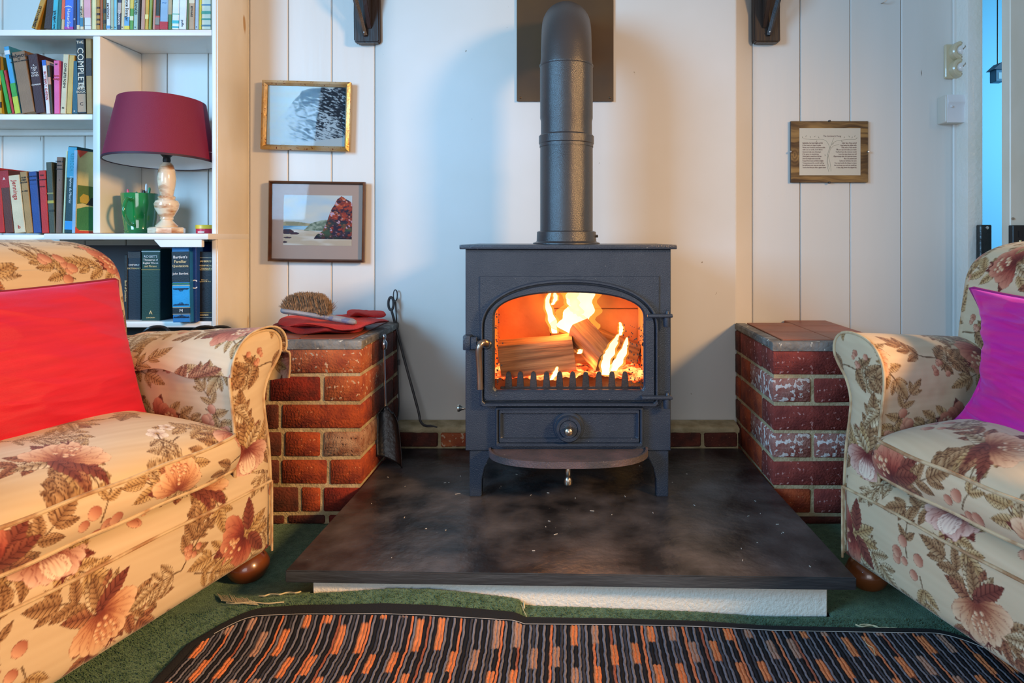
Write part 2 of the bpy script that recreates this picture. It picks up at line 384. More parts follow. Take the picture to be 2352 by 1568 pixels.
# ------------------------------------------------------------------ books
def cmat(h, rough=.55):
    return mat('cover_'+h, h, rough, c2=tuple(x*.8 for x in hexc(h)), scale=18, bump=.15, bscale=200)
def book(row, x0, x1, ytop, ybase, color, label, shift=0, Y=None, depth=.125, bands=(), texts=(), name='book', group=None, rz=0, hard=False, pages_col=None, side=None):
    """x0,x1: spine px at base; shift: px the top moves sideways; bands: (f0,f1,hex) fractions of height;
    texts: (string, frac_height, size_px, material, mode 'v'/'h')"""
    k = F/Y; H = (ybase-ytop)/k; wd = (x1-x0)/k
    zb = Z_(ybase, Y)
    lean = math.atan2(shift/k, H); wd = wd*math.cos(lean); H = H/math.cos(lean)
    base = ((x0+x1)/2-CX)/k
    o = thing(name, label, 'book', (base, Y, 0), 0, group)
    # keep the lower corner on the shelf
    o.rotation_euler = (0, lean, rz)
    o.location.z = zb+abs(math.sin(lean))*wd/2+.0006
    wd = max(wd-.0008, .003)
    t = .0022 if hard else .0008; ov = .003 if hard else .0
    b = MB()
    cm = cmat(color)
    ms = [cm]; 
    r = min(.004, wd*.25)
    b.box(-wd/2, wd/2, 0, max(t, .0015)+.001, 0, H, bev=min(r, .0015), seg=1)
    b.box(-wd/2, -wd/2+t, .001, depth, 0, H)
    b.box(wd/2-t, wd/2, .001, depth, 0, H)
    if side:
        ms.append(cmat(side)); b.box(wd/2-t, wd/2+.0003, .0012, depth+.0005, 0.0005, H-.0005, mi=1)
    b.obj('cover', ms, o)
    MB().box(-wd/2+t, wd/2-t, .002, depth-ov, ov, H-ov-.0005).obj('pages', M['pages'], o)
    for i, (f0, f1, h) in enumerate(bands):
        MB().box(-wd/2-.0002, wd/2+.0002, -.0006, .0015, f0*H, f1*H).obj('spine_band', cmat(h), o)
    for s, fz, sz, m, mode in texts:
        if mode == 'v': text(s, 'lettering', o, sz/k, m, (0, -.0011, fz*H), (PI/2, PI/2, 0), 'CENTER')
        elif mode == 'u': text(s, 'lettering', o, sz/k, m, (0, -.0011, fz*H), (PI/2, -PI/2, 0), 'CENTER')
        else: text(s, 'lettering', o, sz/k, m, (0, -.0011, fz*H), (PI/2, 0, 0), 'CENTER')
    return o
W_, K_, G_, R_, B_ = M['paperwhite'], M['ink'], M['gold'], M['redink'], M['blueink']
YS = 2.045
gA, gB, gC, gD = 'books on the top shelf', 'books on the middle shelf', 'books on the lower shelf', 'reference books in the bottom compartment'
rowA = [
 (71, 84, 'b8862a', 'mustard paperback leaning right at the left end of the top shelf', 22, [], [('LEWIS', .16, 9, K_, 'u'), ('CHRONICLES', .42, 8, K_, 'u')]),
 (100, 117, '3a241c', 'dark brown book leaning behind the mustard paperback on the top shelf', 8, [], []),
 (118, 130, '3fb0c4', 'turquoise paperback beside the dark gap on the top shelf', 4, [], [('Jack Lewis', .22, 7, K_, 'u'), ('WAR', .48, 9, K_, 'u')]),
 (130.5, 139, '17696c', 'dark teal book right of the turquoise paperback', 4, [], []),
 (140, 147, 'd2b48a', 'orange paperback with a cream foot on the top shelf', 3, [(.34, 1, 'e0603a')], []),
 (148, 168, '3f6fd0', 'bright blue book with a white crescent moon and pink foot', 1, [(0, .09, 'a33a9c')], [('HunterStar', .36, 10, W_, 'v'), ('(', .77, 18, W_, 'v')]),
 (168.5, 176, '24305e', 'navy book beside the moon book on the top shelf', 0, [], [('o', .34, 8, W_, 'v')]),
 (176.5, 183, '3b6da8', 'thin mid-blue paperback on the top shelf with cream foot', 0, [(0, .15, 'd8c8a0')], []),
 (183.5, 191, 'd8d0b4', 'cream thin paperback with blue lower label, left of the pink one', 0, [(0.1, .4, '3f7f9c')], [('HISTORY', .6, 6, K_, 'v')]),
 (194, 209, 'd9dbe0', 'pink-and-white paperback with a small black bar', -1, [(.40, 1, 'e0a3ac'), (.12, .13, '303040')], []),
 (211, 221, 'ded6a0', 'pale yellow paperback right of the pink-and-white one', 0, [], []),
 (221.5, 229, 'b98a3a', 'tiger-striped brown and yellow paperback', 0, [(.15, .2, '4a2a16'), (.3, .36, '4a2a16'), (.48, .55, '4a2a16'), (.7, .76, '4a2a16')], []),
 (229.5, 236, 'a5582c', 'rust brown paperback right of the tiger-striped one', 0, [], []),
 (236.5, 243, '5e5a30', 'olive and brown patterned paperback on the top shelf', 0, [(.2, .32, '2a2616'), (.55, .7, '2a2616')], []),
 (244, 253.5, 'dde0e0', 'white paperback with blue foot and black title beside sage book', 0, [(.03, .13, '5e98c4')], [('persimmon', .62, 8, K_, 'v')]),
 (254, 261, 'a9b79c', 'sage green thin paperback on the top shelf', 0, [], [('o', .07, 5, K_, 'v')]),
 (261.5, 268.5, '7cc0d0', 'light aqua thin paperback with a black dot at its foot', 0, [], [('o', .07, 6, K_, 'v')]),
 (269, 277, '3a4058', 'slate-grey paperback with pale lettering on the top shelf', 2, [(.55, .9, 'b8a8a0')], [('STRANGER', .40, 7, W_, 'v')]),
 (277.5, 285, 'd8caa4', 'cream thin paperback with a roundel at its foot', 2, [], [('o', .07, 6, K_, 'v')]),
 (285.5, 297, 'e2e0d8', 'white paperback with bold name, blue and yellow foot', 1, [(0, .12, 'e3cf4c'), (.12, .42, '6aa7d0')], [('Joyce Stranger', .66, 9, K_, 'v')]),
 (297.5, 305.5, '5fa048', 'leaf green and white paperback on the top shelf', 2, [(.3, .45, 'd8e0b8'), (.7, 1, 'd8c050')], []),
 (306, 316, '9fc0b4', 'pale blue-green paperback titled in capitals', 2, [], [('FRANCES', .74, 8, K_, 'v'), ('o', .07, 6, K_, 'v')]),
 (316.5, 322, '2a221c', 'thin black paperback right of the pale blue-green one', 1, [], []),
 (323, 332, 'bf927c', 'dusty pink paperback on the top shelf', 2, [], []),
 (332.5, 340, 'd0a83a', 'gold and yellow illustrated paperback on the top shelf', 2, [(.35, .5, 'efe08a')], []),
 (340.5, 347, '8aa04c', 'yellow-green paperback beside a dark gap on the top shelf', 3, [], []),
 (350, 356, 'c08a7a', 'pinkish brown thin paperback right of the dark gap', 2, [], []),
 (356.5, 366, '2b3326', 'blackish green paperback with a red and grey foot', 2, [(0, .14, 'a02a2a'), (.16, .4, '8a8478'), (.4, .46, 'c05040')], []),
 (366.5, 385, '8fb0cc', 'pale blue paperback with a bright red foot', 2, [(0, .26, 'b81f26')], [('~', .9, 16, B_, 'h')]),
 (386, 394, '4d7a40', 'green and tan paperback right of the red-footed one', 1, [(.5, 1, 'b8a47c')], []),
 (394.5, 410, 'dfe8e4', 'white paperback with aqua splash pattern', 2, [(.05, .1, '2aa8b8'), (.2, .3, '45b8c4'), (.5, .53, '58b090')], []),
 (410.5, 427, 'dfe4ee', 'plain white paperback with small black logo lettering at foot', 2, [], [('puffin', .20, 7, K_, 'v')]),
 (427.5, 433, '5d6f3c', 'thin mossy green paperback on the top shelf', 2, [], []),
 (433.5, 446, 'b99a78', 'tan paperback right of the mossy green one', 1, [(.88, 1, 'e0d0b0')], [('EDWARD', .6, 6, K_, 'v')]),
 (447.5, 456, 'a9b8c4', 'pale grey-blue paperback on the top shelf', 1, [], [('o', .08, 5, K_, 'v')]),
 (456.5, 462, 'cfc22e', 'thin bright yellow paperback on the top shelf', 1, [], []),
 (463, 484, 'ddd6bc', 'cream paperback with blue-green botanical print at right end of top shelf', 0, [(.1, .16, '5f7f8c'), (.32, .37, '3f8f7c'), (.52, .62, '4a9a84'), (.8, .86, '6a8aa0')], []),
]
for i, (a, b, c, lab, sh, bands, tx) in enumerate(rowA):
    yt = -68 - (i*37 % 23)
    H = 68-yt
    # bands/texts above are fractions of the visible 68 px
    if i == 0: yt = -10; H = 78
    f = 68/H
    book('A', a, b, yt, 68, c, lab, sh*H/68, YS, .11, [(p*f, min(q*f, 1) if q < 1 else .99, h) for p, q, h in bands], [(t, z*f, s, m, md) for t, z, s, m, md in tx], group=gA)
YS = 2.05
rowB = [
 (-22, 4, 130, 'c0a030', 'yellow and black patterned annual at the left end of the middle shelf', -4, [(.1, .2, '2b1a12'), (.4, .5, '5a3a1c'), (.75, .98, '6a4432')], [], 0),
 (17, 26, 162, '2f9a34', 'bright green thin paperback on the middle shelf', -20, [], [], 0),
 (27, 33, 162, 'b02a30', 'thin red paperback between green and blue annuals', -20, [], [], 0),
 (35, 47, 108, '3f9ac8', 'tall blue annual with green and yellow pattern', -27, [(0, .25, 'b8c838'), (.25, .45, '3a9a3a'), (.88, .94, 'd8e0e4')], [], 0),
 (50, 80, 121, '8a6a4c', 'thick tan cloth hardback with ink handwriting', -24, [], [('Rebecca', .93, 13, K_, 'h'), ('by', .88, 5, K_, 'h'), ('DAPHNE DU MAURIER', .84, 4, K_, 'h')], 1),
 (82, 104, 126, '3c1418', 'dark maroon hardback with gold lettering', -19, [], [('A\nTALE\nOF\nTWO\nCITIES', .72, 6, W_, 'h'), ('CHARLES', .48, 5, W_, 'h')], 1),
 (106, 115, 139, 'dcd8dc', 'thin white paperback with a blue top', -10, [(.90, 1, '2f62b8')], [('BUTTERFLY GARDEN', .52, 7, R_, 'v')], 0),
 (116, 122, 150, '3a3426', 'thin dark olive paperback behind the pink one', -8, [(.6, .75, 'c8907a')], [], 0),
 (124, 137, 139, 'e0609a', 'bright pink paperback on the middle shelf', -1, [], [('w', .93, 8, K_, 'h'), ('love\nsongs', .68, 7, R_, 'h')], 0),
 (138, 151, 125, 'd0c4a0', 'cream paperback with vertical brown lettering', 7, [], [('COMPLETE POEMS', .64, 7, K_, 'v'), ('o', .1, 10, K_, 'h')], 0),
 (152, 164, 127, 'c8a858', 'yellowed paperback right of the cream one on middle shelf', 7, [], [], 0),
 (165, 178, 140, '1f5466', 'dark teal paperback beside the tall black quiz book', 3, [], [('o', .05, 7, W_, 'h')], 0),
 (179, 198, 80, '14181c', 'tall black paperback with bold cream capitals', -5, [(0.02, .25, 'b09070')], [('COMPLETE', .565, 20, mat('cream_print', (.72, .66, .52), .6), 'v'), ('THE', .90, 9, _mc['cream_print'], 'h'), ('PUB\nQUIZ\nBOOK', .315, 7.5, _mc['cream_print'], 'h'), ('C', .12, 11, K_, 'h')], 0),
 (199, 212, 80, 'b88648', 'tall tan paperback at the right end of the middle shelf', -3, [(.48, .7, '3a241c')], [], 0),
]
for (a, b, yt, c, lab, sh, bands, tx, hd) in rowB:
    book('B', a, b, yt, 261.5, c, lab, sh, YS, .12, bands, tx, group=gB, hard=bool(hd))
rowC = [
 (-16, 11, 388, 'b8201c', 'bright red hardback at the left end of the lower shelf', -12, [], [('S', .03, 9, W_, 'h')], 1),
 (12, 32, 392, '5a2a1c', 'dark brown hardback with a red top band', -14, [(.72, .99, 'a01c20')], [('A', .86, 9, W_, 'h')], 1),
 (33, 59, 404, 'd4c6a4', 'cream paperback with red vertical lettering', -15, [], [('Jennings', .74, 14, R_, 'v'), ('b', .1, 12, R_, 'h')], 0),
 (60, 76, 395, 'a8824c', 'tan hardback with black lettering between cream and blue books', -15, [], [('OUR\nMEN\nBOOK', .86, 5.5, K_, 'h'), ('A. MEE', .68, 4.5, K_, 'h')], 1),
 (77, 95, 395, '1f4488', 'royal blue cloth hardback on the lower shelf', -12, [], [('DETECTION', .92, 4, K_, 'h'), ('STORIES', .86, 4, K_, 'h'), ('_______', .81, 5, K_, 'h')], 1),
 (96, 112, 392, 'b8201c', 'red cloth hardback right of the royal blue one', -8, [], [('THE', .92, 5, K_, 'h'), ('CHIMNEYS', .85, 4, K_, 'h'), ('NOVEL', .74, 4, K_, 'h')], 1),
 (113, 127, 373, '3f4636', 'dark grey-green hardback with yellow flower specks', -8, [(.42, .46, 'a8a040'), (.55, .57, '8a8a50'), (.3, .33, '23281c')], [], 1),
 (128, 142, 361, '7c5c48', 'tall mauve-brown hardback beside the thin cream book', 2, [], [('WAR &', .94, 5.5, K_, 'h'), ('GREAT', .89, 4, K_, 'h'), ('STORIES', .84, 4, K_, 'h'), ('.', .72, 14, K_, 'h')], 1),
 (143, 147.5, 347, 'd8dcb4', 'very thin cream booklet on the lower shelf', 8, [], [], 0),
 (148, 168, 337, '103c40', 'teal dust-jacketed hardback with sky blue top and label', 9, [(.64, .99, '3fa0c0'), (.04, .14, '2f9ad8')], [('Daphne du Maurier', .50, 8, W_, 'v'), ('REBECCA', .82, 10, mat('teal_print', (.05, .3, .4), .6), 'v')], 1),
]
for (a, b, yt, c, lab, sh, bands, tx, hd) in rowC:
    book('C', a, b, yt, 536 if a > 120 else 536, c, lab, sh, YS, .13, bands, tx, group=gC, hard=bool(hd))
# cream book showing its illustrated front cover, turned towards us
o = thing('book', 'cream and green illustrated book turned to show its front cover', 'book', (X_(172, 2.0), 2.0, zC1+.001), 0, gC)
o.rotation_euler = (0, math.radians(1.5), math.radians(66))
Hh = .255; Wd = .098
cb = MB().box(0, Wd, 0, .002, 0, Hh).box(0, .003, 0, .014, 0, Hh).box(0, Wd, .012, .014, 0, Hh).obj('cover', cmat('c8bd80'), o)
MB().box(.003, Wd-.001, .0022, .0118, .002, Hh-.002).obj('pages', M['pages'], o)
MB().box(-.0008, .0015, -.001, .0135, .0005, Hh-.001).obj('spine_band', cmat('9ab8d0'), o)
gr = MB()
gr.prism([(.004, .01), (.004, .075), (.03, .083), (Wd, .08), (Wd, .01)], -.0008, 0)
gr.obj('cover_picture', cmat('2c7a44'), o)
MB().prism([(.004, .09), (.02, .093), (.05, .085), (Wd, .092), (Wd, .14), (.06, .146), (.004, .148)], -.0008, 0).obj('cover_picture', cmat('4c6a28'), o)
MB().prism([(.012, .095), (.03, .092), (.04, .10), (.035, .118), (.02, .122), (.01, .11)], -.0014, 0).obj('cover_picture', cmat('b89a30'), o)
MB().prism([(.03, .088), (.06, .086), (.062, .10), (.045, .112), (.036, .10)], -.0018, 0).obj('cover_picture', cmat('1c1a14'), o)
MB().prism([(0.0, Hh), (.03, Hh), (.008, Hh-.022)], -.0016, 0).obj('corner_patch', cmat('d04a2c'), o)
MB().prism([(0.0, 0), (Wd, 0), (Wd, .006), (.012, .008), (0, .02)], -.0016, 0).obj('corner_patch', cmat('c8402c'), o)
for i, s in enumerate(('Go', 'the', 'TI', 'BU')): text(s, 'lettering', o, .021, K_, (.055, -.0012, Hh-.042-.026*i), (PI/2, 0, 0), 'LEFT')
# reference books
YS = 2.06
book('D', 285, 293, 585, 737, '14120f', 'black book spine beside the armchair back, bottom compartment', 0, YS, .13, [], [('Book of Quotations', .45, 6, G_, 'v')], group=gD, hard=True)
book('D', 294, 323, 577, 737, '0f1626', 'very dark navy dictionary with a worn brown top', 0, YS, .13, [(.9, .99, '40302a')], [('OXFORD', .80, 6, W_, 'h'), ('DICTIONARY', .75, 5, G_, 'h')], group=gD, hard=True)
rg = book('D', 325, 368, 573, 738, '123a2c', 'dark green thesaurus with white and gold lettering', 0, YS-.02, .14, [(.965, .975, 'd8dcd8'), (.715, .72, 'b89a40')], [("ROGET'S", .90, 8, W_, 'h'), ('Thesaurus of', .855, 6.5, W_, 'h'), ('English Words', .81, 6, W_, 'h'), ('and Phrases', .765, 6, G_, 'h'), ('A', .12, 12, G_, 'h'), ('LONGMAN', .05, 4, G_, 'h')], group=gD, hard=True)
bt = book('D', 397, 437, 556, 741, '1f74b4', 'blue quotations book with black label and gold lettering', -3, YS-.07, .14, [(.50, .88, '0c1822'), (.47, .49, '2f7a50'), (.455, .462, 'd8c070'), (.19, .455, '1f9ad8'), (.11, .18, '0c0e12'), (.10, .107, 'c8a850'), (.183, .188, 'c8a850'), (.94, .945, 'c8d8e0')], [("Bartlett's", .81, 9, W_, 'h'), ('Familiar', .755, 9, G_, 'h'), ('Quotations', .70, 8, G_, 'h'), ('John Bartlett', .605, 7, W_, 'h'), ('M', .145, 10, W_, 'h')], group=gD, hard=True)
for i, (z0, s) in enumerate(((.42, -1), (.215, 1), (.06, 1))):
    k = F/(YS-.07); Hb = 185/k; q = MB()
    for j in range(-5, 6): q.prism([(j*.0042-.0022, 0), (j*.0042+.0022, 0), (j*.0042, s*(.004+.006*math.exp(-j*j/3)))], -.0012, 0)
    q.box(-.024, .024, -.0012, 0, -.001, .001)
    oo = q.obj('ornament', cmat('0c2a4c'), bt); oo.location = (0, -.0004, z0*Hb)
book('D', 437.5, 451, 560, 741, '16489c', 'bright blue dust jacket edge between the two reference books', 0, YS-.05, .12, [], [('C', .48, 30, W_, 'h')], group=gD, hard=False)
book('D', 453, 486, 578, 739, '10141e', 'black biographical dictionary against the right side of the compartment', 0, YS-.03, .13, [(.91, .915, 'd8d0b0'), (.735, .74, 'c8b070'), (.125, .13, 'c0a040'), (.06, .064, 'c0c0b0')], [("CHAMBERS'S", .86, 5.8, G_, 'h'), ('BIOGRAPHICAL', .80, 5.0, G_, 'h'), ('DICTIONARY', .755, 5.8, G_, 'h'), ('Edition of\nThe great of all Time', .585, 3.6, G_, 'h'), ('CHAMBERS', .095, 4, G_, 'h')], group=gD, hard=True)

# ------------------------------------------------------------------ table lamp
shZ = zC1
lamp = thing('table_lamp', 'table lamp with maroon drum shade and marbled alabaster stem on the shelf', 'lamp', (X_(383, 2.03), 2.03, shZ))
kL = F/2.03; z = lambda y: (536-y)/kL
alab = mat('alabaster', (.82, .68, .50), .16, c2=(.42, .17, .05), scale=26, stretch=(.6, .6, 1.6), coat=.7, lo=.48, hi=.64, detail=3)
alab.node_tree.nodes['Principled BSDF'].inputs['Subsurface Weight'].default_value = .15
MB().lathe([(.046, 0), (.052, .002), (.052, .016), (.047, .02), (.0, .02)], seg=8).obj('base', alab, lamp)
MB().lathe([(.030, .020), (.032, .024), (.022, .034), (.016, .041), (.019, .045), (.018, .050), (.024, .060), (.033, .078), (.035, .092), (.031, .101), (.022, .106), (.0245, .110), (.0245, .114), (.018, .118), (.0195, .124), (.024, .150), (.026, .170), (.023, .196), (.018, .212), (.012, .220), (0, .221)], seg=40).obj('stem', alab, lamp)
MB().lathe([(.009, .218), (.011, .226), (.010, .236), (.0165, .243), (.0165, .262), (.012, .264), (.012, .30), (0, .30)], seg=24).obj('bulb_holder', M['black'], lamp)
MB().lathe([(.012, .30), (.02, .315), (.030, .338), (.026, .358), (.012, .372), (0, .375)], seg=24).obj('bulb', mat('glass_bulb', (.8, .8, .8), .1), lamp)
sh = bpy.data.objects.new('lamp_shade', None); COL.objects.link(sh); sh.parent = lamp
rb, rt, zb_, zt_ = .1535, .120, z(372), z(232)
ms = mat('maroon_silk', (.20, .004, .030), .6, bump=.3, bscale=900, sheen=.12, sheen_tint=(.9, .1, .5))
b = MB()
b.lathe([(rb, zb_), (rt, zt_), (rt-.0022, zt_), (rb-.0022, zb_), (rb, zb_)], seg=96)
COL.objects.unlink(sh); bpy.data.objects.remove(sh)
sh = b.obj('lamp_shade', ms, lamp)
sh.rotation_euler = (math.radians(-3.5), math.radians(-.6), 0); sh.location = (X_(370, 2.03)-X_(383, 2.03)+.003, -.014, 0)
MB().lathe([(rb-.0028, zb_+.001), (rt-.0028, zt_-.001), (rt-.0034, zt_-.001), (rb-.0034, zb_+.001), (rb-.0028, zb_+.001)], seg=96).obj('lining', mat('shade_lining', (.92, .93, .95), .7), sh)
MB().lathe([(rb-.003, zb_-.001), (rb+.0014, zb_-.001), (rb+.0010, zb_+.005), (rb-.003, zb_+.004), (rb-.003, zb_-.001)], seg=96).obj('trim_band', mat('dark_trim', (.03, .004, .02), .6), sh)
q = MB()
for a in (0, 2.1, 4.2): q.tube([(.014*math.cos(a), .014*math.sin(a), .262), (rb*.93*math.cos(a), rb*.93*math.sin(a), zb_+.03)], .0012, 6)
q.obj('spider', M['chrome'], lamp)

# ------------------------------------------------------------------ mug with pens, tin
mg = thing('mug', 'green glazed mug holding pens beside the lamp', 'mug', (X_(321, 2.09), 2.09, shZ), math.radians(27))
k = F/2.09; r = 37/k; h = 92/k
glz = mat('green_glaze', (.010, .22, .055), .08, c2=(.006, .13, .04), scale=10, coat=1, spec=.6)
MB().lathe([(0, .001), (r*.80, 0), (r*.84, .004), (r*.80, .008), (r*.85, .012), (r*.82, .017), (r*.92, h*.4), (r*.97, h*.7), (r*1.02, h-.002), (r*.99, h), (r*.95, h-.002), (r*.88, h*.5), (r*.78, .014), (0, .012)], seg=48).obj('body', glz, mg)
hp, _ = smooth_poly([(-.018, -r*.86, h*.80), (-.026, -r*1.25, h*.84), (-.032, -r*1.55, h*.62), (-.030, -r*1.5, h*.42), (-.020, -r*1.15, h*.24), (-.010, -r*.84, h*.2)], 26)
MB().tube([tuple(p) for p in hp], [.0045+.0015*math.sin(i/25*PI) for i in range(26)], 12).obj('handle', glz, mg)
pens = [(-.030, 'pink', (.7, .12, .25), .018, -22, 'pen with a pink barrel'), (.002, 'brown', (.36, .15, .08), .016, 4, 'brown pencil'), (.012, 'black', (.02, .02, .02), .013, 6, 'black pen'), (.020, 'white', (.75, .75, .75), .034, 2, 'white pen'), (.030, 'darkgreen', (.02, .25, .08), .022, 14, 'green-capped pen'), (-.012, 'steel', (.2, .2, .22), .008, -6, 'dark grey pen')]
for dx, nm, c, up, tilt, lab in pens:
    t = math.radians(tilt); L = h-.02+up
    p = thing('pen', lab.replace('pen', 'pen', 1)+' standing in the green mug', 'pen', (mg.location.x+dx*.72, 2.09+random.uniform(-.008, .008), shZ+.014), 0, 'pens in the green mug')
    p.rotation_euler = (0, t*.45, 0)
    MB().lathe([(0, 0), (.0035, .002), (.0035, L-.012)], seg=10).obj('barrel', mat('pen_'+nm, c, .35), p)
    MB().lathe([(.0037, L-.013), (.0037, L-.002), (.002, L+.004), (0, L+.004)], seg=10).obj('cap', mat('pen_'+nm, c, .35), p)
tn = thing('tin', 'small round red tin with yellow lid at the right of the shelf', 'tin', (X_(471, 2.08), 2.08, shZ))
MB().lathe([(.025, 0), (.026, .001), (.026, .016), (.0, .016)], seg=32).obj('body', mat('tin_red', (.62, .02, .07), .35), tn)
MB().lathe([(.0275, .0155), (.0275, .025), (.026, .0275), (0, .0278)], seg=32).obj('lid', mat('tin_yellow', (.75, .55, .05), .35), tn)
MB().box(-.008, .012, -.0268, -.0255, .003, .0065).obj('print', W_, tn)

# ------------------------------------------------------------------ pictures
def raster_plane(name, w_, h_, img, parent, loc, m, res=.0011):
    nu = max(2, int(w_/res)); nv = max(2, int(h_/res))
    U, V = np.meshgrid(np.linspace(0, 1, nu), np.linspace(0, 1, nv), indexing='ij')
    P = np.stack([(U-.5)*w_, np.zeros_like(U), (V-.5)*h_], -1)
    c = lin(img(U, V)); o = gobj(name, P, m, parent, c); o.location = loc; return o
def mixc(a, b, t): return a*(1-t[..., None])+b*t[..., None]
def C(h): return np.array([int(h[i:i+2], 16)/255 for i in (0, 2, 4)])
def cliff_drawing(U, V):
    base = mixc(C('c9c0a4'), C('a9c4cc'), np.clip(.3+fnoise(U*3, V*40, 1, 3)*.7, 0, 1))
    edge = .12+.0*U
    top = np.interp(U, [0, .12, .22, .30, .42, .52, .6, 1], [.25, .42, .55, .70, .90, .99, 1.0, 1.02])+.05*(fnoise(U*18, V*0, 1, 5)-.5)
    bot = np.interp(U, [0, .2, .45, .7, 1], [.0, .02, .06, .10, .16])
    rock = ((V < top) & (V > bot))*np.clip((top-V)*40, 0, 1)
    a = U*.95+V*-.5; b = U*.5+V*.9
    st = fnoise(a*26+fnoise(U*6, V*6, 1, 2)*4, b*60, 1, 8, 4)
    dens = np.clip(.16+.5*fnoise(U*5, V*5, 1, 9)+.3*(V-.4)+.25*(U-.4), .1, .95)
    ink = np.clip((dens-st)*4+.45, 0, 1)
    rc = mixc(C('9fb0b8'), C('141d28'), ink)
    fade = np.clip((U-.05)*2.4, .25, 1)
    out = mixc(base, rc, rock*fade)
    return mixc(out, C('9aa6ac'), ((V <= bot)*.7).astype(float))
def beach_painting(U, V):
    out = mixc(C('a8bcc8'), C('cfc8b8'), np.clip(fnoise(U*3, V*7, 1, 31)*1.3-.1, 0, 1))
    def lay(mask, c1, c2, s, seed, sx=1):
        n = np.clip((fnoise(U*s*sx, V*s, 1, seed, 4)-.5)*3+.5, 0, 1)
        return mixc(out, mixc(C(c1), C(c2), n), mask.astype(float))
    sand = V < .30+.02*np.sin(U*9); out = lay(sand, 'b9a58c', 'd8d4cc', 7, 2, .3)
    sea = (V < .40) & (V > .31) & (U < .5); out = lay(sea, '5f8ca8', '9cc0d0', 20, 4, .2)
    out = lay((V < .44+.03*np.sin(U*6+1)) & (V > .385) & (U < .55), '8a8468', 'a89a78', 14, 5)
    hill = (V < np.interp(U, [.30, .4, .55, .7], [.30, .44, .50, .52])) & (V > .29) & (U > .30)
    out = lay(hill, '5c6a58', '98a08c', 22, 6)
    top = np.interp(U, [.45, .50, .58, .66, .70, .78, .84, .92, 1.0], [.15, .22, .30, .58, .72, .92, .99, .93, .86])+.03*(fnoise(U*30, V*0, 1, 7)-.5)
    cl = (V < top) & (V > .13) & (U > .45)
    n = fnoise(U*20+V*8, V*22-U*10, 1, 12, 3); n2 = fnoise(U*9, V*9, 1, 14, 3); n3 = fnoise(U*26, V*26+U*9, 1, 15, 2)
    rc = mixc(C('9a3a2a'), C('2a2034'), np.clip((n-.35)*4, 0, 1)); rc = mixc(rc, C('3c5a3c'), np.clip((n2-.52)*6, 0, 1)*np.clip((.6-V)*3, 0, 1)*.8)
    rc = mixc(rc, C('c86a3a'), np.clip((n3-.60)*8, 0, 1)*np.clip(V*1.6-.2, 0, 1)); rc = mixc(rc, C('b79ab0'), np.clip((n3-.72)*9, 0, 1))
    rc = mixc(rc, C('10121c'), np.clip((.24-V)*6, 0, .8))
    out = mixc(out, rc, cl.astype(float))
    for (u, v, a, b) in ((.05, .27, .10, .05), (.16, .235, .07, .025), (.06, .15, .06, .015), (.02, .06, .04, .02)):
        mk = (((U-u)/a)**2+((V-v)/b)**2 < 1+.4*(fnoise(U*40, V*40, 1, 21)-.5)); out = lay(mk, '4a2c30', '2c3040', 40, 22)
    return out
def glass_mat():
    if 'pane_glass' in _mc: return _mc['pane_glass']
    m = bpy.data.materials.new('pane_glass'); m.use_nodes = True; nt = m.node_tree; n = nt.nodes; L = nt.links
    n.remove(n['Principled BSDF']); t = n.new('ShaderNodeBsdfTransparent'); g = n.new('ShaderNodeBsdfGlossy'); g.inputs['Roughness'].default_value = .03
    fr = n.new('ShaderNodeFresnel'); fr.inputs[0].default_value = 1.2; mx = n.new('ShaderNodeMixShader')
    L.new(fr.outputs[0], mx.inputs[0]); L.new(t.outputs[0], mx.inputs[1]); L.new(g.outputs[0], mx.inputs[2]); L.new(mx.outputs[0], n['Material Output'].inputs[0])
    _mc['pane_glass'] = m; return m
GL = glass_mat()
def rectloop(w_, h_): return [(-w_/2, -h_/2), (w_/2, -h_/2), (w_/2, h_/2), (-w_/2, h_/2)]
def framed(name, label, cx, cy, wpx, hpx, rot, fw, fm, Y=2.205, th=.018):
    k = F/Y; o = thing(name, label, 'picture', PX(cx, cy, Y)); o.rotation_euler = (0, math.radians(rot), 0)
    W, H = wpx/k, hpx/k
    lo = rectloop(W, H); li = rectloop(W-2*fw, H-2*fw)
    names = ['bottom', 'right', 'top', 'left']
    for i in range(4):   # mitred bars
        j = (i+1) % 4
        a, b, c, d = lo[i], lo[j], li[j], li[i]
        mid1 = ((a[0]*.45+d[0]*.55), (a[1]*.45+d[1]*.55)); mid2 = ((b[0]*.45+c[0]*.55), (b[1]*.45+c[1]*.55))
        vs = [(a[0], 0, a[1]), (b[0], 0, b[1]), (b[0], -th*.7, b[1]), (a[0], -th*.7, a[1]), (mid1[0], -th, mid1[1]), (mid2[0], -th, mid2[1]), (d[0], -th*.45, d[1]), (c[0], -th*.45, c[1]), (d[0], 0, d[1]), (c[0], 0, c[1])]
        fs = [(0, 1, 2, 3), (3, 2, 5, 4), (4, 5, 7, 6), (6, 7, 9, 8), (8, 9, 1, 0), (0, 3, 4, 6, 8), (1, 2, 5, 7, 9)]
        MB().add(vs, fs).obj('frame_bar', fm, o, smooth=0)
    MB().box(-W/2+fw*.5, W/2-fw*.5, -.003, 0, -H/2+fw*.5, H/2-fw*.5).obj('backing', mat('card_back', (.3, .25, .18), .9), o)
    MB().box(-W/2+fw*.8, W/2-fw*.8, -.0072, -.0066, -H/2+fw*.8, H/2-fw*.8).obj('glass', GL, o)
    return o, W, H
gilt = mat('gilt', (.50, .28, .07), .38, metal=.55, c2=(.66, .58, .40), scale=10, bump=.4, bscale=80, speck='7a2a18', speck_scale=170, speck_at=.64)
p1, W, H = framed('framed_drawing', 'gilt framed ink drawing of a dark cliff, upper of the two pictures', 705, 267, 202, 158, 1.6, .0165, gilt)
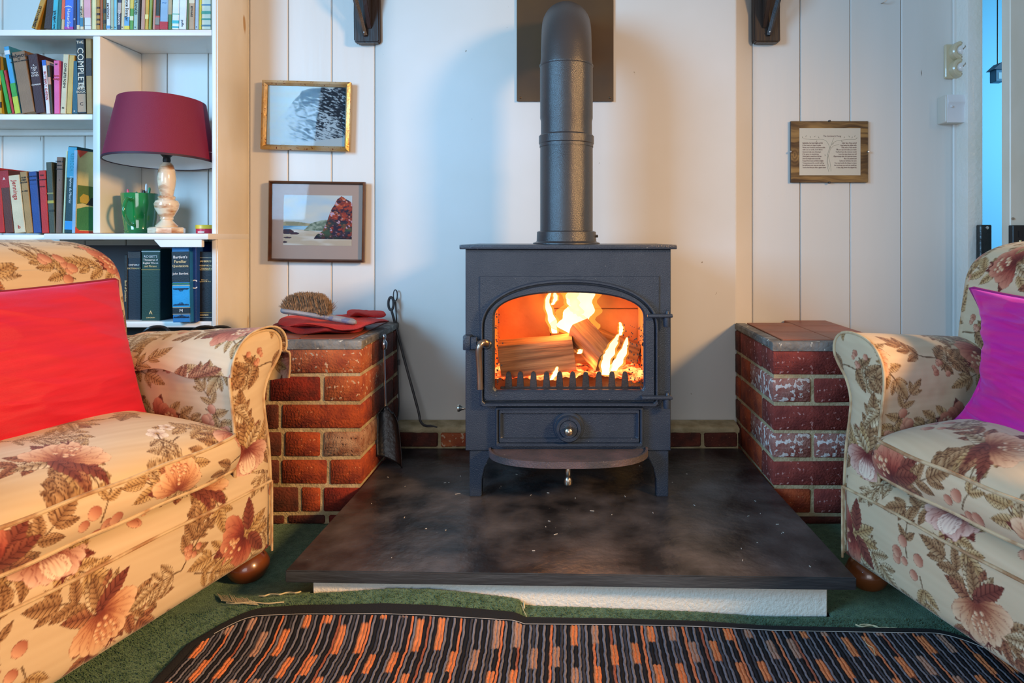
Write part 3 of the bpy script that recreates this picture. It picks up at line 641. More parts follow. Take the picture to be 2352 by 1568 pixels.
raster_plane('drawing', W-.034, H-.034, cliff_drawing, p1, (0, -.0045, 0), attr_mat('drawing_paper', .8))
brn = mat('brown_frame', '3a1f12', .35, c2='55301a', scale=20, stretch=(1, 1, 1), coat=.3)
p2, W, H = framed('framed_painting', 'brown framed beach painting with red cliff, lower of the two pictures', 729.5, 509, 220, 184, .8, .0095, brn)
MB().box(-W/2+.008, W/2-.008, -.0042, -.0035, -H/2+.008, H/2-.008).obj('mount', mat('mount_card', (.40, .28, .22), .85), p2)
kk = F/2.205
raster_plane('painting', 157/kk, 115/kk, beach_painting, p2, ((731-729.5)/kk, -.0049, (509-506)/kk), attr_mat('painting_paper', .8))
# frameless clip frame with poem
p3 = thing('clip_frame', 'frameless glass clip frame with a printed poem on the right wall', 'picture', PX(1905, 348.5, 2.21)); kk = F/2.21
W, H = 178/kk, 141/kk
MB().box(-W/2, W/2, .0, .008, -H/2, H/2, bev=.001).obj('backing', mat('backing_edge', (.05, .04, .035), .6), p3)
def woodprint(U, V):
    g = fnoise(U*2.2+.8*np.sin(V*5), V*16+3*fnoise(U*3, V*3, 1, 41), 1, 42, 4)
    kn = np.exp(-(((U-.06)/.05)**2+((V-.42)/.12)**2)); kn2 = np.exp(-(((U-.97)/.05)**2+((V-.45)/.10)**2))
    ringk = .5+.5*np.sin(40*np.sqrt(((U-.05)/.06)**2+((V-.45)/.13)**2)*.35)
    t = np.clip((g-.3)*2.2, 0, 1); t = np.clip(t*(1-.6*kn)+ringk*kn*.6+kn2*.4, 0, 1)
    return mixc(C('a5824e'), C('4a3420'), t)
raster_plane('wood_print', W-.001, H-.001, woodprint, p3, (0, -.0004, 0), attr_mat('wood_print', .5))
MB().box(-69/kk, 71/kk, -.0012, -.0006, -54/kk, 54/kk).obj('poem_sheet', mat('poem_paper', (.74, .70, .58), .8), p3)
left = ['Bathsheba, has been bright and fair', 'if the hour are kept in glee', 'Now your book is immeasurable', 'with our so early, lord divine', 'Answered only your, blessing is', 'if he goes to wandering', 'Were paid to need from his fate', 'Store be bright now is not this', 'Forged from hand and blind twilight', 'Tempestuous the world will lay', 'but will leave your way not even alone', 'You be the love you with a gleam sheen']
right = ['Saber lips, if beg and all', 'long being the eldest wife', 'Take your a little words', 'Tell you eye and make you wake', 'You and have the choicest world', 'Love the way please you tell', 'Opportunity take the sparrow stone', 'But a be patient and', 'Gathered old time the turn', 'You need smile the things to share', 'but not keep you and out small bay', 'if they sing down the slipped by']
for i, (a, b) in enumerate(zip(left, right)):
    zz = (349-329-5.1*i)/kk
    text(a, 'poem_line', p3, 4.6/kk, mat('poem_ink', (.16, .07, .07), .8), (-62/kk, -.0014, zz), (PI/2, 0, 0), 'LEFT', sx=.72 if len(a) > 30 else .85)
    text(b, 'poem_line', p3, 4.6/kk, _mc['poem_ink'], (62/kk, -.0014, zz), (PI/2, 0, 0), 'RIGHT', sx=.78)
text('The Gardener\'s Poem', 'poem_title', p3, 4.6/kk, _mc['poem_ink'], (6/kk, -.0014, 36/kk), (PI/2, 0, 0), 'CENTER')
q = MB(); im = mat('poem_art', (.36, .34, .26), .8)
for pts in ([(-2, -46), (-6, -25), (-4, -5), (2, 12), (14, 24), (40, 28), (60, 28)], [(0, -40), (-5, -18), (1, 4), (-4, 20), (-14, 28), (-40, 28), (-60, 30)], [(1, 5), (10, 14), (22, 16)], [(1, 8), (6, 22), (10, 32)], [(-4, -5), (2, -30), (3, -45)]):
    pp, _ = smooth_poly([(a/kk, -.0014, b/kk) for a, b in pts], 20); q.tube([tuple(p) for p in pp], .0005, 4)
for a, b, t in [(-62, 33, 2), (-54, 36, 1), (-44, 34, 2), (-34, 35, .9), (-25, 33, 2), (25, 34, 1), (34, 33, 1), (45, 35, 2), (52, 33, 1.2), (58, 36, .8), (62, 31, .5), (18, 6, 2), (20, 0, 1), (-10, -8, 2), (8, 18, .6), (28, 24, 2.4), (-30, 24, 1), (12, -10, 2)]:
    dx, dz = 2.6*math.cos(t), 2.6*math.sin(t); nx, nz = -dz*.35, dx*.35
    q.prism([((a-dx)/kk, (b-dz)/kk), ((a+nx)/kk, (b+nz)/kk), ((a+dx)/kk, (b+dz)/kk), ((a-nx)/kk, (b-nz)/kk)], -.0015, -.0012)
q.obj('tree_drawing', im, p3)
MB().box(-W/2, W/2, -.0042, -.0022, -H/2, H/2).obj('glass', GL, p3)
for dx, dz, r in ((-W/2, 0, 0), (W/2, 0, 0), (0, H/2, 1), (0, -H/2, 1)):
    MB().box(dx-.003, dx+.003, -.0056, .006, dz-.003, dz+.003, bev=.0012).obj('clip', M['chrome'] if not r else M['iron'], p3)

# ------------------------------------------------------------------ light switches and junction box
sw = thing('light_switch', 'pair of round vintage cream light switches on one back plate', 'light switch', PX(2190, 143, Yw)); kk = F/2.19
MB().box(-24/kk, 24/kk, -.014, 0, -40/kk, 40/kk, bev=.007, seg=3).obj('back_plate', M['cream_plastic'], sw)
for dz in (21, -18):
    c = (4/kk, -.014, dz/kk)
    d = MB().lathe([(.031, -.022), (.0315, 0)][::-1]+[(.030, -.022), (.026, -.026), (.020, -.027), (.017, -.024), (0, -.024)], c, 40, axis='y').obj('switch_dome', M['cream_plastic'], sw)
    MB().lathe([(.016, 0), (.015, -.007), (.010, -.011), (0, -.012)], (c[0], c[1]-.022, c[2]), 24, axis='y').obj('dolly_dome', mat('pearl_plastic', (.72, .70, .66), .2, coat=.5), d)
    MB().tube([(c[0], c[1]-.033, c[2]+.001), (c[0]+.002, c[1]-.040, c[2]+.005), (c[0]+.001, c[1]-.046, c[2]+.007)], [.003, .0035, .0045], 10).obj('toggle', M['nickel'], d)
    for s in (1, -1): MB().lathe([(0, -.0015), (.0024, -.001), (.003, 0)], (c[0], c[1]-.0265, c[2]+s*.023), 10, axis='y').obj('screw', M['nickel'], d)
jb = thing('junction_box', 'square white junction box below the round switches', 'junction box', PX(2188, 256, Yw)); kk = F/2.16
MB().box(-36/kk-.002, 36/kk, -.052, 0, -32/kk, 32/kk, bev=.006, seg=3).obj('box_body', mat('old_plastic', (.62, .58, .50), .35), jb)
MB().prism([(-.053, -32/kk), (-.053, 2/kk), (-.060, 14/kk), (-.053, 32/kk), (-.045, 32/kk), (-.045, -32/kk)], -36/kk+.003, 37/kk, plane='yz', bev=.001).obj('cover', M['white_plastic'], jb)
for s in (-1, 1): MB().lathe([(0, -.003), (.003, -.0025), (.004, 0)], (s*26/kk, -.058, 4/kk), 12, axis='y').obj('screw', M['white_plastic'], jb)
for (x, y, lab) in ((2024, 8, 'bent nail high on the right wall'),):
    c = PX(x, y, Yw); tag(MB().tube([c, (c[0]+.002, Yw-.02, c[2]-.002), (c[0]+.010, Yw-.026, c[2]+.006)], .0014, 8).obj('nail', M['nickel']), lab+' boards', 'nail')
c = PX(910, 411, 2.18); tag(MB().box(c[0]-.004, c[0]+.004, 2.166, 2.19, c[2]-.005, c[2]+.005, bev=.001).obj('nail', M['iron']), 'dark nail head on the left edge of the chimney breast', 'nail')

# ------------------------------------------------------------------ dark wooden brackets at the top
def bracket(x0, x1, yb, mir, label):
    Y = 2.205; k = F/Y; o = thing('bracket', label, 'bracket', PX((x0+x1)/2, yb, Y), 0, 'dark wooden shelf brackets on the chimney wall'); w2 = (x1-x0)/2/k
    MB().prism([(-w2, .006), (-w2+.006, 0), (w2-.004, 0), (w2, .008), (w2-.001, .09), (w2, .22), (-w2, .22), (-w2-.001, .1)], -.022, 0.012, bev=.004).obj('back_board', M['wood_dark'], o)
    MB().prism([(-.022, .20), (-.024, .10), (-.034, .04), (-.022, .03)][::1]+[], -.012*1.0, .012, plane='yz').obj('spine_block', M['wood_dark'], o) if 0 else None
    a, b = (.004*mir, .022), (.026*mir, .15)
    MB().tube([(a[0], -.026, a[1]), (a[0]+.012*mir, -.05, .09), (b[0], -.085, b[1]), (b[0]+.004*mir, -.10, .20)], [.008, .0085, .0085, .009], 4).obj('iron_stay', M['iron'], o)
    MB().prism([(-.024, .045), (-.024, .22), (-.12, .22), (-.09, .15), (-.045, .08)], -.008-.010*mir, .008-.010*mir, plane='yz', bev=.002).obj('arm', M['wood_dark'], o)
    for zz, yy, xx in ((.030, -.036, a[0]), (.135, -.088, b[0]-.003*mir)): MB().lathe([(0, -.003), (.0025, -.002), (.003, 0)], (xx, yy, zz), 10, axis='y').obj('screw', M['chrome'], o)
bracket(817, 876, 102, -1, 'dark wooden bracket with iron stay, left of the flue plate')
bracket(1728, 1788, 101, 1, 'dark wooden bracket with iron stay, right of the flue plate')

# ------------------------------------------------------------------ brick piers
def brickmesh(cache={}):
    pass
_bc = {}
def brick_obj(parent, x0, x1, y0, y1, z0, z1, mi, jit=.0012):
    mb = MB(); mb.box(0, x1-x0, 0, y1-y0, 0, z1-z0, bev=.0035, seg=1, jit=jit)
    o = mb.obj('brick', BR[mi], parent, smooth=50); px, py, pz = parent.location
    o.location = (x0-px, y0-py, z0-pz); return o
def pier(label, xi, xo, Yf, ztop, rows, sgn, palette, seed):
    """xi: inner face X, xo: outer face X; sgn=+1 if the inner face looks to +X (left pier)"""
    R = random.Random(seed)
    o = thing('brick_pier', label, 'brick pier', ((xi+xo)/2, (Yf+Yc)/2, 0))
    px, py, pz = o.location
    lo, hi = min(xi, xo), max(xi, xo); i_ = .0045
    mb = MB(); mb.box(lo+i_-px, hi-i_-px, Yf+i_-py, Yc-.002-py, 0, ztop-.02)
    a, b = (lo+i_, edges_l[0]-.002) if sgn > 0 else (edges_r[0]+.002, hi-i_)
    mb.box(a-px, b-px, Yc-.004-py, Yw-.002-py, 0, ztop-.02)
    mb.obj('mortar', M['mortar'], o)
    zc = ztop-.024; J = .010; n = 0
    while zc > .01:
        z0 = max(zc-.065, .001); z1 = zc
        front = rows[n] if n < len(rows) else rows[n % 2]
        # front face, from the inner corner outwards: list of (length, material)
        x = 0
        for q, (L, mi) in enumerate(front):
            L = min(L, (hi-lo)-x)
            if L < .02: break
            dep = (.1025 if front[0][0] > .15 else .215) if q == 0 else .10
            if sgn > 0: brick_obj(o, xi-x-L, xi-x, Yf, Yf+dep, z0, z1, mi)
            else: brick_obj(o, xi+x, xi+x+L, Yf, Yf+dep, z0, z1, mi)
            x += L+J
        # inner side face
        y = Yf+((.1025 if front[0][0] > .15 else .215)+J); alt = front[0][0] > .15
        while y < Yc-.03:
            L = min(.215 if alt else .1025, Yc-.004-y); alt = not alt
            mi = R.choice(palette)
            if sgn > 0: brick_obj(o, xi-.09, xi+R.uniform(-.001, .0015), y, y+L, z0, z1, mi)
            else: brick_obj(o, xi-R.uniform(-.001, .0015), xi+.09, y, y+L, z0, z1, mi)
            y += L+J
        # outer side face
        y = Yf+.115
        while y < Yc-.03:
            L = min(.215, Yc-.004-y)
            if sgn > 0: brick_obj(o, xo, xo+.09, y, y+L, z0, z1, R.choice(palette))
            else: brick_obj(o, xo-.09, xo, y, y+L, z0, z1, R.choice(palette))
            y += L+J
        zc = z0-J; n += 1
    # cement edging and quarry tiles on top
    e = MB(); e.xf = Matrix.Translation((-px, -py, 0))
    e.box(lo-.002, hi+.002, Yf-.002, Yf+.030, ztop-.026, ztop, bev=.006, seg=2, jit=.001)
    if sgn > 0: e.box(xi-.035, xi+.002, Yf+.03, Yc-.001, ztop-.022, ztop-.0005, bev=.004, jit=.001)
    else: e.box(xi-.002, xi+.035, Yf+.03, Yc-.001, ztop-.022, ztop-.0005, bev=.004, jit=.001)
    e.obj('cement_edge', M['mortar_grey'], o)
    tl = MB()
    x0, x1 = (lo+.002, hi-.036) if sgn > 0 else (lo+.036, hi-.002)
    xs = [x0, x0+(x1-x0)*.5, x1]; ys = [Yf+.031, Yf+.18, Yf+.31, Yw-.003]
    for i in range(2):
        for j in range(3):
            yb = ys[j+1] if not (j == 2 and ((xs[i] > edges_l[0]-.06 and sgn > 0) or (xs[i] < edges_r[0] and sgn < 0))) else Yc-.002
            mb = MB(); mb.box(xs[i]+.0015-px, xs[i+1]-.0015-px, ys[j]+.0015-py, yb-.0015-py, ztop-.022, ztop+.0006, bev=.0015)
            mb.obj('tile', M['tile'], o)
    return o
S_, H_ = .215, .1025
pier('left brick pier beside the stove, red cloth on top', -.553, -.88, 1.765, .498,
     [[(S_, 4), (H_, 0)], [(H_, 4), (.135, 1), (.1, 1)], [(S_, 0), (.035, 2), (.05, 2)], [(H_, 3), (.095, 0), (.1, 2)], [(.085, 0), (.12, 0), (.1, 2)], [(H_, 1), (.05, 0), (.135, 2)], [(.09, 1), (.1, 2), (.1, 2)]], 1, [1, 2, 0, 2], 3)
pier('right brick pier beside the stove with bare tiled top', .559, .884, 1.765, .494,
     [[(S_, 6), (H_, 6)], [(H_, 5), (H_, 6), (.1, 6)], [(S_, 6), (H_, 6)], [(H_, 5), (H_, 5), (.1, 6)], [(S_, 6), (H_, 6)], [(H_, 0), (H_, 6), (.1, 2)], [(S_, 2), (H_, 2)]], -1, [2, 0, 6, 2], 5)
# ------------------------------------------------------------------ low brick plinth along the chimney breast
pl = thing('brick_plinth', 'low mortared brick plinth along the wall behind the stove', 'brick plinth', (0, 2.12, .104))
MB().box(-.545, .551, -.030, .034, -.1, .055).obj('mortar', M['mortar'], pl)
mt = MB(); n = 44
P = np.zeros((n, 5, 3)); xs = np.linspace(-.548, .554, n)
for i, x in enumerate(xs):
    jz = lambda: random.uniform(-.003, .003)
    P[i] = [(x, -.034+jz(), .050+jz()), (x, -.036+jz(), .060+jz()), (x, -.020, .066+jz()), (x, .01, .068+jz()), (x, .036, .070)]
gobj('mortar_cap', P, M['mortar'], pl)
x = -.54
while x < .54:
    L = min(random.choice([.105, .2, .13]), .546-x)
    mb = MB().box(x, x+L, -.040+random.uniform(-.002, .002), -.02, .004, .048, bev=.004, jit=.002); mb.obj('brick', BR[random.choice([2, 1, 0, 2, 4])], pl)
    x += L+.011

# ------------------------------------------------------------------ hearth
hs = thing('hearth', 'large dark slate hearth slab on a cream rendered base under the stove', 'hearth', (0, 1.7, 0))
pts = [(-.567, 1.318), (.574, 1.289), (.5575, 1.765), (.555, 2.080), (-.549, 2.080), (-.5515, 1.765)]
mb = MB(); mb.xf = Matrix.Translation((0, -1.7, .079)); mb.prism(pts, 0, .025, plane='xy', bev=.0022)
sl = mb.obj('slab', [M['slate'], M['slate_edge']], hs)
for p in sl.data.polygons:
    if abs(p.normal.z) < .7: p.material_index = 1
hb = MB().box(-.517, .534, 1.334-1.7, 2.07-1.7, 0, .0785, bev=.002).obj('rendered_base', M['base_white'], hs)
fl = MB()
for i in range(46):
    x = random.uniform(-.5, .5); y = random.uniform(1.33, 2.0); a = random.uniform(0, PI); l = random.uniform(.0008, .0035 if random.random() < .85 else .008)
    fl.box(-l, l, -.0006, .0006, 0, .0008); 
    for q in range(len(fl.v)-8, len(fl.v)):
        vx, vy, vz = fl.v[q]; fl.v[q] = (x+vx*math.cos(a)-vy*math.sin(a), y+vx*math.sin(a)+vy*math.cos(a), .1042+vz)
tag(fl.obj('ash_flecks', mat('ash', (.6, .57, .5), .9)), 'scattered pale ash flecks and splinters on the slate slab', 'ash', kind='stuff')

# ------------------------------------------------------------------ stove
YF = 1.69
sv = thing('wood_stove', 'dark blue-grey cast wood-burning stove with a lit fire', 'stove', (X_(1305, YF), YF, .104))
SX, SY, SZ = sv.location
def sx(x, Y=YF): return X_(x, Y)-SX
def sz(y, Y=YF): return Z_(y, Y)-SZ
bx0, bx1 = sx(1069), sx(1541); bz0, bz1 = sz(1035), sz(572)
def arch(x0, x1, zb, zs, za, n=40, nb=10, p=2.3, rb=.006):
    """closed loop: bottom-left, up the left side, over the arch, down the right, back along the bottom"""
    L = []; cx, hx = (x0+x1)/2, (x1-x0)/2
    for t in np.linspace(0, 1, nb, endpoint=False): L.append((x0, zb+rb+(zs-zb-rb)*t))
    for q in np.linspace(-PI/2, PI/2, n):
        s = math.sin(q); c = math.cos(q)
        xx = math.copysign(abs(s)**(1.0), s); xx = math.copysign(abs(s)**(2/p), s); L.append((cx+hx*xx, zs+(za-zs)*abs(c)**(2/p)))
    for t in np.linspace(0, 1, nb, endpoint=False)[::-1]: L.append((x1, zb+rb+(zs-zb-rb)*t))
    for t in np.linspace(0, 1, nb*2): L.append((x1-rb+(x0-x1+2*rb)*t, zb))
    return L
def rectl(x0, x1, z0, z1, ref):
    """rectangle loop with the same number of points as ref, matched by angle"""
    cx = sum(p[0] for p in ref)/len(ref); cz = (z0+z1)/2; out = []
    for p in ref:
        dx, dz = p[0]-cx, p[1]-cz
        tx = ((x1 if dx > 0 else x0)-cx)/dx if abs(dx) > 1e-6 else 1e9
        tz = ((z1 if dz > 0 else z0)-cz)/dz if abs(dz) > 1e-6 else 1e9
        t = min(tx, tz); out.append((cx+dx*t, cz+dz*t))
    # snap the nearest points onto the corners
    for c in ((x0, z0), (x1, z0), (x1, z1), (x0, z1)):
        i = min(range(len(out)), key=lambda i: (out[i][0]-c[0])**2+(out[i][1]-c[1])**2); out[i] = c
    return out
ST = M['stove']
hole = arch(sx(1133), sx(1481), sz(897), sz(728), sz(668))
front = rectl(bx0, bx1, bz0, bz1, hole)
b = MB(); b.ring(front, hole, 0, .014, chamfer=.0025)
b.box(bx0, bx0+.012, .013, .345, bz0, bz1, bev=.002).box(bx1-.012, bx1, .013, .345, bz0, bz1, bev=.002)
b.box(bx0, bx1, .335, .35, bz0, bz1, bev=.002).box(bx0+.01, bx1-.01, .01, .34, bz0, bz0+.012).box(bx0+.01, bx1-.01, .01, .34, bz1-.012, bz1)
b.obj('body', ST, sv)
MB().box(sx(1055, 1.675), sx(1555, 1.675), -.016, .36, sz(572), sz(562), bev=.0022, seg=2).obj('top_plate', ST, sv)
# legs: front pair and back pair
for yy in (0.004, .30):
    for s in (-1, 1):
        x_out = sx(1078) if s < 0 else sx(1536); zt = bz0-.0005
        w1, w2 = .055, .031
        pts = [(0, 0), (w2, 0), (w2+.001, .045), (w2+.008, .075), (w1, zt-.012), (w1+.003, zt), (0, zt)]
        pts = [(x_out-s*px_, pz_) for px_, pz_ in pts]
        MB().prism(pts, yy, yy+.034, bev=.002).obj('leg', ST, sv)
# apron between the front legs, heat shield
MB().prism([(sx(1112), sz(1062)), (sx(1112), sz(1040)), (sx(1500), sz(1040)), (sx(1500), sz(1062))], .03, .036).obj('underframe', ST, sv)
# arched surround plate and door mouldings
A1 = arch(sx(1105), sx(1510), sz(929), sz(752), sz(641), p=2.25)
A2 = arch(sx(1111), sx(1504), sz(922), sz(752), sz(648), p=2.25)
A3 = arch(sx(1113), sx(1502), sz(916), sz(752), sz(652), p=2.25)
A4 = arch(sx(1137), sx(1477), sz(893), sz(728), sz(671), p=2.3)
b = MB(); b.ring(rectl(sx(1102), sx(1514), sz(931), sz(634), A1), A1, -.004, .001, chamfer=.0015); b.obj('door_surround', ST, sv)
door = MB().ring(A3, A4, -.016, -.0005, chamfer=.002, ic=.005).obj('door', ST, sv)
MB().ring(A1, A2, -.021, -.0005, chamfer=.0022, ic=.002).obj('door_moulding', ST, door)
gl = MB().prism(arch(sx(1136), sx(1478), sz(894), sz(728), sz(670), p=2.3), -.0055, -.003)
gl.obj('window_pane', GL, door)
# soot on the glass edges
so = MB(); R = random.Random(4)
for i in range(170):
    t = R.random()
    if t < .72: x = sx(1478-abs(R.gauss(0, 11))*(1+1.3*R.random())); zz = sz(R.uniform(745, 890)); 
    else: x = sx(1138+abs(R.gauss(0, 6))); zz = sz(R.uniform(720, 888))
    a = R.uniform(0, PI); r = R.uniform(.0006, .0022)
    so.prism([(x+r*math.cos(a+k_), zz+r*math.sin(a+k_)*1.4) for k_ in (0, 1.3, 2.6, 3.9, 5.2)], -.0026, -.0022)
so = so.obj('soot', M['iron'], door); so['kind'] = 'stuff'
# hinges
for yy in (721, 906):
    h_ = MB(); x0, x1 = (sx(1484), sx(1541)) if yy < 800 else (sx(1470), sx(1541))
    h_.box(x0, x1, -.034, -.012, sz(yy+5), sz(yy-3), bev=.0035, seg=3)
    h_ = h_.obj('hinge', ST, door)
    MB().lathe([(0, -.018), (.0085, -.016), (.0095, -.010), (.0095, .010), (.006, .012), (0, .012)], (sx(1529), -.022, sz(yy+12)), 20).obj('hinge_knuckle', ST, door)
    MB().lathe([(0, .008), (.004, .007), (.005, 0)], (sx(1530), -.022, sz(yy-3)), 12).obj('hinge_pin', ST, door)
# latch and handle
MB().box(sx(1067), sx(1084), -.030, .004, sz(800), sz(767), bev=.003, seg=2).box(sx(1084), sx(1099), -.030, -.022, sz(798), sz(770), bev=.002).obj('latch_catch', ST, sv)
MB().box(sx(1094), sx(1106), -.028, -.020, sz(787), sz(779), bev=.001).obj('latch_bar', M['iron'], sv)
hd, _ = smooth_poly([(sx(1120), -.018, sz(788)), (sx(1116), -.038, sz(781)), (sx(1109), -.048, sz(784)), (sx(1105), -.050, sz(802)), (sx(1107), -.047, sz(845)), (sx(1108), -.046, sz(884))], 30)
hm = mat('worn_handle', (.42, .33, .26), .28, metal=.9, c2=(.22, .18, .16), scale=12)
hh = MB().tube([tuple(p) for p in hd], [.009]*6+[.0085-.0012*math.sin((i)/24*PI) for i in range(24)], 14).obj('door_handle', hm, door)
hh['label'] = 'curved worn brassy door handle'
MB().lathe([(0, -.010), (.010, -.009), (.013, 0), (.0, .0)], (sx(1120), -.0165, sz(788)), 20, axis='y').obj('handle_boss', ST, door)
# ash-pan door
ax0, ax1, az0, az1 = sx(1139), sx(1476), sz(1020), sz(933)
def rr(x0, x1, z0, z1, r, n=5):
    P_ = []
    for cx_, cz_, a0 in ((x0+r, z0+r, PI), (x1-r, z0+r, 1.5*PI), (x1-r, z1-r, 0), (x0+r, z1-r, PI/2)):
        for t in range(n): P_.append((cx_+r*math.cos(a0+t/(n-1)*PI/2), cz_+r*math.sin(a0+t/(n-1)*PI/2)))
    return P_
ad = MB().ring(rr(ax0, ax1, az0, az1, .004), rr(ax0+.008, ax1-.008, az0+.008, az1-.004, .003), -.019, 0, chamfer=.003, ic=.003)
ad = ad.obj('ash_door', ST, sv)
MB().ring(rr(ax0+.009, ax1-.009, az0+.009, az1-.005, .003), rr(ax0+.018, ax1-.018, az0+.020, az1-.014, .004), -.015, 0, chamfer=.002, ic=.005).box(ax0+.016, ax1-.016, -.0065, 0, az0+.018, az1-.012).obj('ash_door_panel', ST, ad)
dc = (sx(1306), 0, sz(978))
MB().lathe([(.040, 0), (.040, -.013), (.037, -.017), (.032, -.017), (.0315, -.014), (.0305, -.014)], dc, 48, axis='y').obj('dial_housing', ST, ad)
dl = MB().lathe([(.033, -.012), (.033, -.030), (.031, -.033), (.024, -.033), (.0225, -.031), (.0215, -.033), (.0, -.033)], dc, 48, axis='y').box(dc[0]-.003, dc[0]+.003, -.0345, -.032, dc[2]+.025, dc[2]+.031, bev=.0005).obj('air_dial', ST, ad)
MB().lathe([(.009, -.032), (.009, -.038), (.010, -.041), (.0115, -.048), (.009, -.056), (.004, -.059), (0, -.0595)], dc, 24, axis='y').obj('dial_knob', M['nickel'], dl)
# ash lip tray
cx_, hw, dp = sx(1305.5, 1.66), (1491-1120)/2*1.66/F, .115
zt = sz(1029, 1.68)
def lip(sc, dsc): return [(cx_+hw*sc*math.copysign(abs(math.cos(a))**.75, math.cos(a)), -dp*dsc*math.sin(a)**.9 if math.sin(a) > 0 else 0) for a in np.linspace(0, PI, 41)]
o1, i1 = lip(1, 1), lip(.972, .95); n = len(o1); tb = MB()
lev = [(o1, zt-.016), (o1, zt), (i1, zt), (i1, zt-.0045)]
vs = [(p[0], p[1], zz) for l, zz in lev for p in l]; fs = []
for a in range(3):
    for i in range(n-1): fs.append((a*n+i, a*n+i+1, (a+1)*n+i+1, (a+1)*n+i))
fs.append(tuple(3*n+i for i in range(n))); fs.append(tuple(range(n))[::-1]); fs.append((0, n, 2*n, 3*n)); fs.append((n-1, 2*n-1, 3*n-1, 4*n-1))
tb.add(vs, fs); tb.obj('ash_lip', mat('ash_lip_iron', (.06, .055, .06), .5, c2=(.12, .085, .09), scale=14, bump=.4, bscale=200, speck='9a948c', speck_scale=160, speck_at=.74), sv, smooth=30)
# riddling knob and side rod
MB().tube([(sx(1305, 1.66), .02, sz(1062, 1.66)), (sx(1305, 1.66), -.028, sz(1066, 1.66)), (sx(1305, 1.65), -.040, sz(1084, 1.65))], .0034, 10).obj('riddling_rod', M['chrome'], sv)
MB().lathe([(0, .020), (.0065, .019), (.0075, .014), (.0075, .002), (.0062, .0), (.009, -.004), (.0118, -.012), (.0105, -.020), (.005, -.0245), (0, -.025)], (sx(1305, 1.65), -.040, sz(1098, 1.65)+.006), 24).obj('riddling_knob', M['nickel'], sv)
MB().tube([(bx0-.001, .05, sz(937, 1.74)), (bx0-.018, .05, sz(937, 1.74))], .0032, 10).lathe([(0, -.030), (.009, -.028), (.0095, -.024), (.005, -.016), (.005, -.012)], (bx0, .05, sz(937, 1.74)), 20, axis='x').obj('side_knob', M['nickel'], sv)
# firebox
fb = mat('glow_firebrick', (.66, .26, .08), .9, c2=(.42, .12, .035), scale=7, bump=.4, bscale=60, lo=.3, hi=.7)  # orange fire glow is put into the brick colour
fx0, fx1, fz0, fz1 = -.222, .222, sz(897)-.004, sz(655)+.008
fy1 = .235
MB().box(fx0, fx1, .016, fy1+.02, fz0-.012, fz0).box(fx0, fx1, .016, fy1+.02, fz1, fz1+.012).obj('firebox_shell', M['iron'], sv)
zm = sz(716)-.018
for (a, b_, c_, d_) in ((fx0, -.052, fz0, fz1), (-.050, fx1, fz0, zm), (-.050, .045, zm+.002, fz1), (.047, fx1, zm+.002, fz1)):
    MB().box(a, b_, fy1, fy1+.02, c_, d_, bev=.002).obj('fire_brick', fb, sv)
for s in (-1, 1):
    x = fx0 if s < 0 else fx1
    for a, b_ in ((.018, .125), (.127, fy1-.001)): MB().box(min(x, x-s*.016), max(x, x-s*.016), a, b_, fz0, fz1, bev=.002).obj('fire_brick', fb, sv)
# log guard with teeth
lg = MB().box(sx(1150, 1.72), sx(1470, 1.72), .022, .030, fz0+.0005, sz(886, 1.72), bev=.001).obj('log_guard', M['iron'], sv)
for i in range(10):
    cx2 = sx(1165+30.1*i+(3 if i == 0 else 0), 1.71)
    tp = [(-.0095, 0), (.0095, 0), (.0075, .030), (.0060, .038), (.003, .0415), (-.003, .0415), (-.0060, .038), (-.0075, .030)]
    MB().prism([(cx2+a, sz(890, 1.71)+b_) for a, b_ in tp], .020, .030, bev=.0012).obj('tooth', M['iron'], lg)
# ember bed
def ember_mat():
    m = bpy.data.materials.new('embers'); m.use_nodes = True; nt = m.node_tree; n = nt.nodes; L = nt.links; b = n['Principled BSDF']
    tc = n.new('ShaderNodeTexCoord'); no = n.new('ShaderNodeTexNoise'); no.inputs['Scale'].default_value = 38; no.inputs['Detail'].default_value = 5
    L.new(tc.outputs['Object'], no.inputs['Vector']); cr = n.new('ShaderNodeValToRGB'); e = cr.color_ramp.elements
    e[0].position = .36; e[0].color = (.05, .01, .004, 1); e[1].position = .66; e[1].color = (1, .50, .14, 1)
    x = e.new(.48); x.color = (.85, .09, .015, 1)
    L.new(no.outputs['Fac'], cr.inputs[0]); L.new(cr.outputs[0], b.inputs['Emission Color']); b.inputs['Emission Strength'].default_value = 1.6
    L.new(cr.outputs[0], b.inputs['Base Color']); b.inputs['Roughness'].default_value = .9
    _mc['embers'] = m; return m
em = ember_mat()
U, V = np.meshgrid(np.linspace(fx0+.018, fx1-.018, 130), np.linspace(.034, fy1-.002, 60), indexing='ij')
hgt = fz0+.010+.030*fnoise(U*22, V*22, 1, 4, 4)+.012*fnoise(U*90, V*90, 1, 6, 2)
eb = gobj('ember_bed', np.stack([U, V, hgt], -1), em, sv); eb['kind'] = 'stuff'
